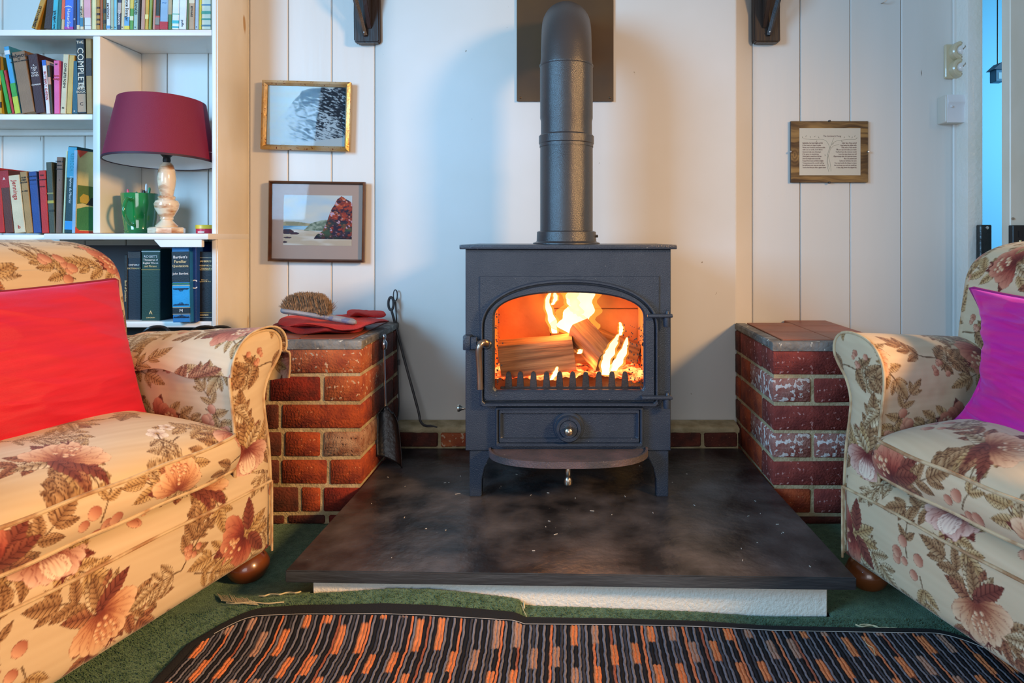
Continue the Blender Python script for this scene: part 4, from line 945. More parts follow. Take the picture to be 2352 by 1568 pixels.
# logs
def log_mat():
    m = mat('split_log', (.40, .20, .085), .85, c2=(.17, .070, .026), scale=48, bump=.9, bscale=70, stretch=(.10, 1.6, 2.0), lo=.34, hi=.66, detail=7)
    return m
def charred():
    m = mat('charred_end', (.16, .075, .035), .9, c2=(.045, .02, .012), scale=18, bump=1, bscale=70); return m
LM, CH = log_mat(), charred()
def log(label, c, L, w_, h_, rx, ry, rz, taper=.92, group='burning logs in the stove'):
    o = thing('log', label, 'log', (SX+c[0], SY+c[1], SZ+c[2]), 0, group); o.rotation_euler = (rx, ry, rz)
    pr = [(-.5, -.42), (-.30, -.5), (.44, -.46), (.5, -.2), (.47, .36), (.36, .5), (-.42, .47), (-.5, .3)]
    mb = MB(); N = 16; vs = []
    for i in range(N+1):
        t = i/N; x = -L/2+L*t; s = 1-(1-taper)*t
        for (a, b_) in pr:
            jj = .0022*(mnoise.noise(Vector((a*3, b_*3, t*5+L*40))))
            vs.append((x+(.004*(a-b_) if i in (0, N) else 0), a*w_*s+jj, b_*h_*s+jj))
    k_ = len(pr); fs = [(i*k_+j, i*k_+(j+1) % k_, (i+1)*k_+(j+1) % k_, (i+1)*k_+j) for i in range(N) for j in range(k_)]
    mb.add(vs, fs, 0); mb.add(vs[:k_], [tuple(range(k_))], 1); mb.add(vs[-k_:], [tuple(range(k_))], 1)
    mb.add([], [])
    ob = mb.obj('wood', [LM, CH], o, smooth=40); return o
log('large split log lying across the left of the fire', (-.083, .092, .348), .200, .090, .098, .06, -.10, .05)
log('stubby square log leaning in the middle of the fire', (.066, .098, .378), .120, .066, .072, .35, .62, -.72)
log('long log lying against the right back of the firebox', (.125, .178, .365), .165, .050, .062, .0, .32, -.1)
log('thin charred log low behind the middle log', (.035, .165, .335), .15, .035, .035, .2, -.1, .12)
# flames
def flame_mat(name, c0, c1, s, alpha):
    m = bpy.data.materials.new(name); m.use_nodes = True; nt = m.node_tree; n = nt.nodes; L = nt.links; n.remove(n['Principled BSDF'])
    tc = n.new('ShaderNodeTexCoord'); sp = n.new('ShaderNodeSeparateXYZ'); L.new(tc.outputs['Generated'], sp.inputs[0])
    cr = n.new('ShaderNodeValToRGB'); cr.color_ramp.elements[0].color = (*c0, 1); cr.color_ramp.elements[1].color = (*c1, 1); cr.color_ramp.elements[0].position = .1; cr.color_ramp.elements[1].position = .95
    L.new(sp.outputs['Z'], cr.inputs[0]); e = n.new('ShaderNodeEmission'); e.inputs[1].default_value = s; L.new(cr.outputs[0], e.inputs[0])
    t = n.new('ShaderNodeBsdfTransparent'); mx = n.new('ShaderNodeMixShader')
    no = n.new('ShaderNodeTexNoise'); no.inputs['Scale'].default_value = 16; L.new(tc.outputs['Object'], no.inputs['Vector'])
    ma = n.new('ShaderNodeMath'); ma.operation = 'MULTIPLY_ADD'; ma.inputs[1].default_value = alpha; ma.inputs[2].default_value = alpha*.35
    L.new(no.outputs['Fac'], ma.inputs[0]); L.new(ma.outputs[0], mx.inputs[0]); L.new(t.outputs[0], mx.inputs[1]); L.new(e.outputs[0], mx.inputs[2]); L.new(mx.outputs[0], n['Material Output'].inputs[0])
    return m
FC = flame_mat('flame_core', (1, .86, .42), (1, .80, .30), 3.2, 1.3)
FO = flame_mat('flame_edge', (1, .42, .06), (1, .30, .03), 1.5, .38)
fire = thing('fire', 'bright yellow and orange flames burning behind the stove glass', 'fire', (SX, SY+.12, SZ+fz0+.02))
def flame(path, rad, Y, shell=1.5, seedv=0):
    """path: list of (px, py) in the photo at depth Y, converted to real positions inside the firebox"""
    pts = [(X_(x, Y)-fire.location.x, Y-fire.location.y, Z_(y, Y)-fire.location.z) for x, y in path]
    pp, _ = smooth_poly(pts, 26); rr_ = np.interp(np.linspace(0, 1, 26), np.linspace(0, 1, len(rad)), [r*Y/F for r in rad])
    def mk(sc, nm, m, parent):
        mb = MB(); vs = []; S = 14
        for i, p in enumerate(pp):
            for k_ in range(S):
                a = 2*PI*k_/S; r = rr_[i]*sc*(1+.16*math.sin(i*.9+seedv+2*a))
                vs.append((p[0]+r*math.cos(a), p[1]+r*.55*math.sin(a), p[2]+.0*r))
        fs = [(i*S+k_, i*S+(k_+1) % S, (i+1)*S+(k_+1) % S, (i+1)*S+k_) for i in range(25) for k_ in range(S)]
        fs += [tuple(range(S)), tuple(25*S+k_ for k_ in range(S))]
        mb.add(vs, fs); return mb.obj(nm, m, parent)
    f = mk(1, 'flame', FC, fire); mk(shell, 'flame_glow', FO, f)
flame([(1338, 800), (1330, 765), (1318, 745), (1330, 715), (1338, 690), (1332, 660)], [5, 20, 38, 32, 25, 30], 1.86)
flame([(1336, 735), (1322, 705), (1312, 684), (1318, 664)], [10, 12, 14, 9], 1.85, 1.5, 2)
flame([(1274, 765), (1270, 740), (1262, 715), (1257, 690), (1266, 668)], [5, 9, 7, 5, 2], 1.87, 1.7, 1)
flame([(1268, 700), (1276, 685), (1272, 665)], [3, 5, 2], 1.88, 1.8)
flame([(1392, 860), (1391, 835), (1399, 812), (1412, 785), (1420, 768)], [10, 9, 12, 8, 3], 1.735, 1.5, 3)
flame([(1402, 860), (1425, 820), (1436, 795), (1440, 775)], [9, 12, 8, 2], 1.80, 1.5, 1)
flame([(1330, 812), (1338, 802), (1352, 806)], [4, 8, 3], 1.78, 1.4)
flame([(1266, 872), (1275, 858), (1280, 842)], [3, 6, 2], 1.725, 1.5)
flame([(1424, 770), (1427, 755), (1424, 740)], [3, 5, 2], 1.86, 1.8)
flame([(1215, 765), (1235, 735), (1250, 700), (1244, 672)], [8, 9, 7, 3], 1.90, 1.4) if 0 else None
def plight(name, loc, power, col, r): 
    l = bpy.data.lights.new(name, 'POINT'); l.energy = power; l.color = col; l.shadow_soft_size = r
    o = bpy.data.objects.new(name, l); COL.objects.link(o); o.location = loc; return o
plight('fire_light', (SX+.02, SY+.135, SZ+.46), 5.2, (1.0, .34, .06), .03)
plight('fire_front_light', (SX-.03, SY+.042, SZ+.45), .7, (1.0, .32, .08), .02)
plight('ember_light', (SX+.06, SY+.06, SZ+.33), .35, (1.0, .36, .08), .02)

# ------------------------------------------------------------------ flue pipe
fp = thing('flue_pipe', 'dark metal flue pipe rising from the stove and bending into the wall', 'flue pipe', (X_(1301, 1.86), 1.86, Z_(562, 1.675)+.0005))
fz = fp.location.z
kf = F/1.86; R0 = 60.5/kf
zz_ = lambda y: Z_(y, 1.86-R0*.9)-fz
MB().lathe([(R0+.020, 0), (R0+.020, .003), (R0+.012, .006), (R0+.010, .008), (R0+.009, .034), (R0+.002, .037), (R0-.001, .037)], seg=64).obj('collar', M['flue'], fp)
for a in (-.15, PI+.15): MB().lathe([(.004, .0), (.004, .006), (0, .007)], ((R0+.009)*math.cos(a)+(-.0 if a > 1 else 0), (R0+.009)*math.sin(a), .022), 8, axis='x').obj('collar_screw', M['flue'], fp)
z1, z2, z3 = zz_(326), zz_(303), zz_(262)
MB().lathe([(R0, .03), (R0, z1-.004), (R0-.001, z1), (0, z1)], seg=72).obj('lower_pipe', M['flue'], fp)
MB().lathe([(R0+.0015, z1-.006), (R0+.0015, z1+.002), (R0+.0035, z1+.004), (R0+.0035, z2-.003), (R0+.001, z2), (R0-.004, z2+.002)], seg=72).obj('joint_ring', M['flue'], fp)
zt = Z_(152, 1.86)-fz
MB().lathe([(R0-.002, z2), (R0-.002, z3-.008), (R0, z3), (R0, zt)], seg=72).obj('upper_pipe', M['flue'], fp)
ep, _ = smooth_poly([(0, 0, zt-.02), (0, .0, zt)]+[(0, .155-.155*math.cos(q), zt+.155*math.sin(q)) for q in (.3, .6, .9, 1.2, PI/2)]+[(0, .30, zt+.155)], 30)
MB().tube([tuple(p) for p in ep], [R0-.001]*3+[R0-.0025]*27, 64).obj('elbow', mat('elbow_paint', (.050, .045, .044), .40, bump=.15, bscale=400), fp)
MB().lathe([(R0+.0004, zt-.004), (R0+.0016, zt-.002), (R0+.0016, zt+.001), (R0-.002, zt+.002)], seg=72).obj('seam', M['flue'], fp)
# wall plate with opening for the elbow
Yp = Yc-.006
px0, px1, pzb = X_(1187, Yp), X_(1409, Yp), Z_(233, Yp)
el = []
ecx, ecz = .0013, fz+zt+.155
for i in range(48):
    a = 2*PI*i/48; el.append((ecx+.079*math.cos(a), ecz+.079*math.sin(a)))
el = [(x_, max(z_, pzb+.02)) for x_, z_ in el]
wp = thing('flue_plate', 'bronzed metal plate on the wall behind the flue elbow', 'wall plate', ((px0+px1)/2, Yp, pzb))
mb = MB(); mb.xf = Matrix.Translation((-(px0+px1)/2, -Yp, -pzb))
mb.ring(rectl(px0, px1, pzb, 2*ecz-pzb, el), el, Yp-.002, Yp+.0015); mb.box(px0, px1, Yp-.002, Yp+.0015, 2*ecz-pzb, pzb+.62); mb.obj('plate', M['bronze'], wp)
MB().box(ecx-.085-wp.location.x, ecx+.085-wp.location.x, .0018, .004, ecz-.085-pzb, ecz+.085-pzb).obj('opening', M['black'], wp)
for xx in (px0+.012, px1-.012): MB().lathe([(0, -.004), (.003, -.003), (.004, -.002)], (xx-wp.location.x, 0, .012), 10, axis='y').obj('screw', M['bronze'], wp)

# ------------------------------------------------------------------ fire tools
pk = thing('poker', 'long black iron poker with a looped top leaning on the wall', 'poker', (X_(1000, 2.09), 2.09, .176))
P0 = pk.location
def rel(p): return (p[0]-P0[0], p[1]-P0[1], p[2]-P0[2])
pts = [PX(1004, 981, 2.075), PX(992, 978, 2.078), PX(975, 977, 2.082), PX(965, 965, 2.09), PX(960, 940, 2.095), PX(930, 830, 2.115), PX(908, 745, 2.13), PX(899, 712, 2.133)]
pp, _ = smooth_poly([rel(p) for p in pts], 40); MB().tube([tuple(p) for p in pp], [.0025]*2+[.004]*38, 10).obj('rod', M['iron'], pk)
cc = rel(PX(898, 697, 2.133)); lp = [(cc[0]+.0085*math.cos(a), cc[1], cc[2]+.021*math.sin(a)) for a in np.linspace(0, 2*PI, 25)[:-1]]
MB().tube(lp, .0042, 10, closed=True).obj('loop_handle', M['iron'], pk)
hk = thing('hook_rod', 'thin black wire rod with an open loop top beside the poker', 'fire tool', PX(915, 1030, 2.115)); P0 = hk.location
hk.location.z = .176; P0 = hk.location
pts = [(X_(916, 2.115), 2.075, .180), PX(916, 940, 2.105), PX(914, 850, 2.12), PX(912, 760, 2.135), PX(908, 692, 2.145)]
pp, _ = smooth_poly([rel(p) for p in pts], 24); MB().tube([tuple(p) for p in pp], .0022, 8).obj('rod', M['iron'], hk)
cc = rel(PX(908, 678, 2.146)); lp = [(cc[0]+.0065*math.cos(a), cc[1], cc[2]+.018*math.sin(a)) for a in np.linspace(0, 2*PI, 25)[:-1]]
MB().tube(lp, .0018, 8, closed=True).obj('loop_handle', M['iron'], hk)
MB().tube([rel(PX(915, 826, 2.122)), rel(PX(915, 838, 2.121))], .0038, 8).obj('twist', M['iron'], hk)
Ys = 1.94
shv = thing('hearth_shovel', 'black fire shovel with chrome knob leaning on the left pier', 'shovel', PX(897, 1060, Ys)); shv.location.z = .105; P0 = shv.location
MB().tube([rel(PX(882, 800, Ys)), rel(PX(883, 860, Ys)), rel(PX(885, 932, Ys))], .0034, 10).obj('rod', M['chrome'], shv)
mb = MB(); c = rel(PX(882, 802, Ys)); mb.lathe([(0, -.002), (.006, 0), (.0085, .004), (.0095, .014), (.0095, .020), (.006, .026), (.0045, .030), (.006, .034), (.0065, .040), (.004, .045), (0, .046)], c, 24); mb.obj('knob', M['chrome'], shv)
nu, nv = 28, 18; P = np.zeros((nu, nv, 3))
for i in range(nu):
    t = i/(nu-1); y_ = 932+(1057-932)*t; wd_ = np.interp(t, [0, .06, .2, .5, .8, 1], [6, 14, 22, 26, 28, 28]); cx2 = np.interp(t, [0, .3, 1], [885, 893, 898])
    for j in range(nv):
        s = j/(nv-1)*2-1; p = PX(cx2+wd_*s, y_+(8*abs(s) if t < .1 else 0), Ys-.01-.02*t)
        P[i, j] = rel((p[0], p[1]+.016*(1-abs(s)**4)-.010*t-.006, max(p[2]+(-s*.018*t), .106)))
pn = gobj('pan', P, mat('black_iron', (.012, .011, .012), .38, bump=.4, bscale=90), shv); md = pn.modifiers.new('thickness', 'SOLIDIFY'); md.thickness = .002

# ------------------------------------------------------------------ red cloth and brush on the left pier
ztp = .4988
fr = [(620, 752), (650, 762)]
def cloth_layer(name, outline, z0, th, seed, m, parent, folds=3):
    ol, _ = smooth_poly(outline, 96, closed=True); c = ol.mean(0); nr = 26
    P = np.zeros((96, 2*nr, 3)); base = parent.location
    for j in range(2*nr):
        t = j/(nr-1) if j < nr else (2*nr-1-j)/(nr-1)      # 0 centre -> 1 rim, top then bottom
        top = j < nr; s = t
        xy = c+(ol-c)*s
        wv = .0045*(fnoise(xy[:, 0]*26, xy[:, 1]*14, 1, seed, 3)-.5)*2
        edge = (1-s**6)**.5
        zt_ = z0+th*.5+(th*.5*edge if top else -th*.5*edge)+wv*(1 if top else .5)*min(1, s*3)
        rimw = .006*np.sin(np.linspace(0, 2*PI*folds, 96)+seed)*s**4
        P[:, j] = np.stack([xy[:, 0]-base.x, xy[:, 1]-base.y, np.maximum(zt_+rimw, ztp+.0006)-base.z], 1)
    return gobj(name, P, m, parent, wrapu=True)
rc = mat('red_cotton', (.70, .012, .008), .8, c2=(.46, .010, .012), scale=14, bump=.6, bscale=260, sheen=.25, sheen_tint=(1, .2, .15))
cl = thing('folded_cloth', 'folded bright red cloth lying on the left brick pier', 'cloth', (-.72, 1.93, ztp))
def q_(x, y): # pixel on the pier top plane -> plan
    Y = (CZ-ztp)*F/(y-HY); return (X_(x, Y), Y)
cloth_layer('layer', [(-.905, 2.02), (-.86, 1.93), (-.78, 1.875), (-.70, 1.845), (-.655, 1.85), (-.62, 1.87), (-.60, 1.93), (-.63, 2.05), (-.72, 2.10), (-.85, 2.10)], ztp+.0005, .015, 3, mat('dark_red_cotton', (.26, .010, .010), .85, bump=.6, bscale=260), cl, 5)
cloth_layer('layer', [(-.880, 2.03), (-.85, 1.94), (-.76, 1.885), (-.68, 1.855), (-.63, 1.838), (-.59, 1.86), (-.545, 1.98), (-.558, 2.02), (-.64, 2.08), (-.74, 2.12), (-.84, 2.11)], ztp+.0145, .016, 8, rc, cl, 4)
cloth_layer('layer', [(-.70, 2.09), (-.66, 2.02), (-.60, 2.0), (-.56, 2.03), (-.60, 2.09), (-.66, 2.12)], ztp+.030, .014, 15, rc, cl, 3)
Yq = 1.875
bp_ = thing('hearth_brush', 'hearth brush with grey wooden handle and bristles upward on the red cloth', 'brush', PX(735, 735, Yq)); P0 = bp_.location
hp, _ = smooth_poly([rel(PX(648, 712, Yq)), rel(PX(690, 717, Yq)), rel(PX(735, 725, Yq)), rel(PX(780, 733, Yq)), rel(PX(818, 740, Yq))], 30)
S = 14; vs = []
for i, p in enumerate(hp):
    t = i/29; hw_ = np.interp(t, [0, .03, .1, .5, .62, .95, 1], [.012, .020, .023, .022, .013, .012, .007]); ht_ = np.interp(t, [0, .05, .5, .65, .96, 1], [.008, .010, .0095, .0095, .009, .005])
    for k_ in range(S):
        a = 2*PI*k_/S; vs.append((p[0], p[1]+hw_*math.cos(a), p[2]+ht_*math.sin(a)*1.0))
mb = MB().add(vs, [(i*S+k_, i*S+(k_+1) % S, (i+1)*S+(k_+1) % S, (i+1)*S+k_) for i in range(29) for k_ in range(S)]+[tuple(range(S)), tuple(29*S+k_ for k_ in range(S))])
mb.obj('handle', mat('grey_painted_wood', (.36, .36, .38), .5, c2=(.22, .22, .25), scale=18, bump=.4, bscale=80, speck='6a6f8a', speck_scale=40, speck_at=.62), bp_)
br_ = MB(); R = random.Random(9); bvs = []; bfs = []
for i in range(2600):
    t = R.random(); base = rel(PX(656+102*t, 708+14*t, Yq)); yy = R.uniform(-.018, .018)
    top = np.interp(t, [0, .12, .3, .6, .85, 1], [700, 680, 672, 671, 674, 690]); xt = 650+104*t+R.gauss(0, 3)+(-2 if t < .2 else 0)
    if i > 2400:
        base = rel(PX(724+30*R.random(), 722+4*R.random(), Yq)); xt = R.uniform(742, 772); top = R.uniform(690, 712)
    tp_ = rel(PX(xt, top+R.gauss(0, 1.6), Yq)); p0 = Vector((base[0], base[1]+yy, base[2]+.001)); p1 = Vector((tp_[0], base[1]+yy*1.25+R.gauss(0, .002), tp_[2]-abs(yy)*.35))
    wv = .0007; n0 = len(bvs); mid = (p0+p1)/2+Vector((R.gauss(0, .001), R.gauss(0, .001), 0))
    for p, ww in ((p0, wv), (mid, wv*.9), (p1, wv*.5)):
        bvs += [tuple(p+Vector((ww, 0, 0))), tuple(p+Vector((-ww*.5, ww*.85, 0))), tuple(p+Vector((-ww*.5, -ww*.85, 0)))]
    for s in (0, 3): bfs += [(n0+s, n0+s+1, n0+s+4, n0+s+3), (n0+s+1, n0+s+2, n0+s+5, n0+s+4), (n0+s+2, n0+s, n0+s+3, n0+s+5)]
bm_ = mat('bristle', (.30, .19, .11), .7, c2=(.13, .085, .055), scale=120, detail=2, lo=.4, hi=.6)
me = bpy.data.meshes.new('bristles'); me.from_pydata(bvs, [], bfs); me.materials.append(bm_); bo = link('bristles', me, bp_); bo['kind'] = 'stuff'
# ------------------------------------------------------------------ black cables behind the left chair arm
cb = thing('cable_coil', 'black cable loops showing behind the left armchair arm', 'cable', (X_(470, 1.86), 1.9, 0.0))
P0 = cb.location
for cx2, r_, yy in ((470, 32, 1.88), (505, 30, 1.90), (360, 26, 1.87)):
    kk2 = F/yy; cp = PX(cx2, 750+r_, yy)
    lp = [rel((cp[0]+r_/kk2*math.cos(a)*1.1, yy+.01*math.sin(2*a), cp[2]+r_/kk2*math.sin(a))) for a in np.linspace(0, 2*PI, 33)[:-1]]
    MB().tube(lp, .0045, 8, closed=True).obj('loop', M['black'], cb)
pp, _ = smooth_poly([rel(PX(360, 778, 1.87)), rel(PX(400, 800, 1.88)), rel(PX(470, 782, 1.88)), rel(PX(505, 782, 1.90)), rel((X_(500, 1.90), 1.90, .3)), rel((X_(500, 1.9), 1.90, .012))], 30)
MB().tube([tuple(p) for p in pp], .0045, 8).obj('lead', M['black'], cb)

# ------------------------------------------------------------------ printed floral linen: numpy painter
TN, TS = 1280, .62      # pixels, metres per repeat
def linen(seed):
    R = np.random.RandomState(seed)
    yy, xx = np.meshgrid(np.arange(TN)/TN, np.arange(TN)/TN, indexing='ij')
    # periodic streaky ground
    g = np.zeros((TN, TN))
    for _ in range(60):
        kx, ky = R.randint(1, 5), R.randint(8, 60); g += R.rand()*np.sin(2*PI*(kx*xx+ky*yy)+R.rand()*6.3)/math.sqrt(ky)
    g = (g-g.min())/(g.max()-g.min())
    im = mixc(C('c0a684'), C('d6c3a2'), np.clip(.25+g*.6, 0, 1))
    PXM = TN/TS
    def stamp(cx, cy, ang, L, W, fn):
        r = int(math.hypot(L, W)*PXM)+3; ix = int(cx*PXM); iy = int(cy*PXM)
        xs = np.arange(ix-r, ix+r+1); ys = np.arange(iy-r, iy+r+1)
        gx, gy = np.meshgrid(xs/PXM-cx, ys/PXM-cy)
        c, s = math.cos(ang), math.sin(ang); u = gx*c+gy*s; v = -gx*s+gy*c
        a, col = fn(u, v); a = np.clip(a, 0, 1)[..., None]
        I = np.ix_(ys % TN, xs % TN); im[I] = im[I]*(1-a)+col*a
    soft = lambda d: np.clip(d*PXM*.9+.5, 0, 1)
    def leaf(cx, cy, ang, L, W, c1, c2, dk, serr=.16, nv=7):
        def fn(u, v):
            t = np.clip(u/L, 0, 1); wv = W*np.sin(PI*np.clip(t, 0, 1)**.85)**.75*(1-.25*t)
            saw = np.abs(((t*nv*1.3) % 1)-.5)*2; w_ = wv*(1-serr*saw)
            d = np.minimum(w_-np.abs(v), np.minimum(u, L-u)+.002)
            side = (v > 0)*1.0; n = np.abs(v)/(W+1e-6)
            vein = ((t*nv-n*1.5) % 1); vs_ = np.clip((vein-.74)*9, 0, 1)
            col = mixc(C(c1), C(c2), np.clip(n*1.1+.15*side+.25*vein, 0, 1)); col = mixc(col, C(dk), vs_*.8)
            col = mixc(col, C(dk), np.clip(1-d*PXM/3.0, 0, 1)*.85*(.4+.6*side)); col = mixc(col, C(dk), np.clip(1-np.abs(v)*PXM/1.8, 0, 1)*.8)
            return soft(d), col
        stamp(cx, cy, ang, L, W, fn)
    def petal(cx, cy, ang, L, W, c1, c2, dk, ruf=.06):
        def fn(u, v):
            t = np.clip(u/L, 0, 1); wv = W*np.sin(PI*np.clip(t, 0, 1)**1.25)**.55*(1+ruf*np.sin(t*30))
            d = np.minimum(wv-np.abs(v), np.minimum(u, L-u)+.003)
            st = .5+.5*np.sin(v/(W*(.3+.7*t)+1e-5)*9+t*2); col = mixc(C(dk), C(c1), np.clip(t*2.4-.1+.1*st, 0, 1)); col = mixc(col, C(c2), np.clip(t*1.5-.55, 0, 1))
            col = mixc(col, C(dk), np.clip(.8-st*2.6, 0, 1)*(1-t)*.75); col = mixc(col, C(dk), np.clip(1-d*PXM/2.4, 0, 1)*.75)
            return soft(d), col
        stamp(cx, cy, ang, L, W, fn)
    def berry(cx, cy, r, c1, c2, dk):
        def fn(u, v):
            d = r-np.hypot(u, v); sh = np.clip((u+v)/(2*r)+.5, 0, 1); col = mixc(C(c2), C(c1), sh)
            col = mixc(col, C(dk), np.clip(1-d*PXM/2.2, 0, 1)*.75); return soft(d), col
        stamp(cx, cy, 0, r, r, fn)
    def stem(p, ang, L, bend, w_=.0016, col='5c4026'):
        x, y = p; n = int(L/.0012)
        for i in range(n):
            x += .0012*math.cos(ang); y += .0012*math.sin(ang); ang += bend/n
            def fn(u, v): return soft(w_*(1-.4*i/n)-np.hypot(u, v)), np.broadcast_to(C(col), u.shape+(3,))
            stamp(x, y, 0, w_, w_, fn)
        return (x, y), ang
    def spray(p, ang, L, pal, n=4, ll=.05):
        x, y = p; bend = R.uniform(-.8, .8); st = L/n
        pts = [(x, y, ang)]
        for i in range(n):
            (x, y), ang = stem((x, y), ang, st, bend/n); pts.append((x, y, ang))
        for i, (px_, py_, a) in list(enumerate(pts))[1:]:
            l = ll*(1-.25*i/n)*R.uniform(.85, 1.15)
            for s in (-1, 1): leaf(px_, py_, a+s*R.uniform(.6, .95), l*.9, l*.26, *pal)
        leaf(x, y, ang, ll*1.05, ll*.30, *pal)
    LP = [('9c7444', 'd0b484', '4e2e18'), ('7e5634', 'b8946a', '40200f'), ('8c6a44', 'e0ceaa', '4a2a14'), ('763f2a', 'b8845c', '431a10')]
    def bloom(x, y, ang, s, kind):
        ps = [('a85c3c', 'd8a078', '5e1c14'), ('c2875f', 'e4c29c', '7a3424'), ('a86a5a', 'e0c0ac', '64201e'), ('9c4636', 'cf9070', '5a1a16')][kind % 4]
        for i in range(5): leaf(x, y, ang+PI+R.uniform(-1.4, 1.4), s*1.0, s*.24, *LP[R.randint(4)])
        for i in range(4): leaf(x+R.uniform(-.2, .2)*s, y+R.uniform(-.2, .2)*s, ang+R.uniform(-2.4, 2.4), s*.95, s*.26, '6a2e24', '8a4a38', '47160f', .2, 6)
        for a in (-1.25, 1.25, -.85, .85, -.42, .42, 0): petal(x, y, ang+a+R.uniform(-.08, .08), s*R.uniform(.82, 1), s*.27, *ps)
        if kind % 2:
            for i in range(16):
                r = s*.30*math.sqrt(R.rand()); a = R.rand()*6.28; berry(x+math.cos(ang)*s*.45+r*math.cos(a), y+math.sin(ang)*s*.45+r*math.sin(a), s*.065, 'c07a56', 'ecd0a6', '5a221a')
        else:
            for a in (-.25, .25, 0): petal(x+math.cos(ang)*s*.05, y+math.sin(ang)*s*.05, ang+a, s*.72, s*.22, ps[1], 'ead6bc', ps[2])
        for i in range(6): stem((x+math.cos(ang)*s*.8, y+math.sin(ang)*s*.8), ang+R.uniform(-1, 1), s*.28, R.uniform(-1, 1), .0011, '5a1a16')
    def berries(x, y, s):
        spray((x, y), R.rand()*6.28, s*1.1, LP[R.randint(3)], 2, s*.6)
        for i in range(7):
            a = R.rand()*6.28; r = s*.42*math.sqrt(R.rand())+s*.1; berry(x+r*math.cos(a), y+r*math.sin(a), s*R.uniform(.13, .20), 'a8664e', 'd8a484', '5f2a1e')
    def blossom(x, y, s):
        a0 = R.rand()*6.28
        for i in range(5): petal(x, y, a0+i*1.257, s, s*.42, 'd8c6b0', 'efe6d8', 'a8887a')
        berry(x, y, s*.2, 'b08a50', 'c8a060', '6a4a2a')
    # jittered 3x3 layout with offset rows
    cells = [(i, j) for i in range(4) for j in range(4)]
    for k_, (i, j) in enumerate(cells):
        x = (i+.5+.5*(j % 2))*TS/4+R.uniform(-.014, .014); y = (j+.5)*TS/4+R.uniform(-.014, .014)
        if (i+j) % 2 == 0: 
            for a in (1.9, -1.9, 2.8, .6): spray((x, y), a+R.uniform(-.4, .4)+k_, .088, LP[R.randint(4)], 3, .056)
    for k_, (i, j) in enumerate(cells):
        x = (i+.5+.5*(j % 2))*TS/4+R.uniform(-.012, .012); y = (j+.5)*TS/4+R.uniform(-.012, .012)
        if (i+j) % 2 == 0: bloom(x, y, R.uniform(0, 6.28), R.uniform(.062, .076), R.randint(4))
        if (i+j) % 2: spray((x+.03, y-.02), R.rand()*6.28, .075, LP[R.randint(4)], 3, .046)
        if (i+j) % 2 == 0: pass
        elif (i*3+j) % 4 == 1: berries(x, y, .064)
        elif (i+j*2) % 3 == 0: blossom(x, y, .020); blossom(x+.03, y+.018, .015); spray((x, y), R.rand()*6.28, .06, LP[2], 3, .034)
        else: spray((x, y), R.rand()*6.28, .085, LP[R.randint(4)], 3, .058); spray((x, y), R.rand()*6.28, .06, LP[R.randint(4)], 3, .05); berries(x+.03, y+.03, .04)
    return im
TILE = linen(5)
def fab(U, V, off=(0, 0), rot=0):
    """sample the printed linen at (U,V) metres"""
    c, s = math.cos(rot), math.sin(rot)
    u = (U*c-V*s+off[0])/TS*TN; v = (U*s+V*c+off[1])/TS*TN
    x0 = np.floor(u).astype(int); y0 = np.floor(v).astype(int); fx = (u-x0)[..., None]; fy = (v-y0)[..., None]
    t = TILE; a = t[y0 % TN, x0 % TN]*(1-fx)+t[y0 % TN, (x0+1) % TN]*fx; b = t[(y0+1) % TN, x0 % TN]*(1-fx)+t[(y0+1) % TN, (x0+1) % TN]*fx
    return lin(a*(1-fy)+b*fy)
FAB = attr_mat('floral_linen', .85, sheen=.15, bump=.12, bscale=1400)
PIPE = mat('piping_linen', '', .8) if 0 else mat('piping_linen', 'c8b08a', .85, c2='a07650', scale=26, lo=.45, hi=.65)

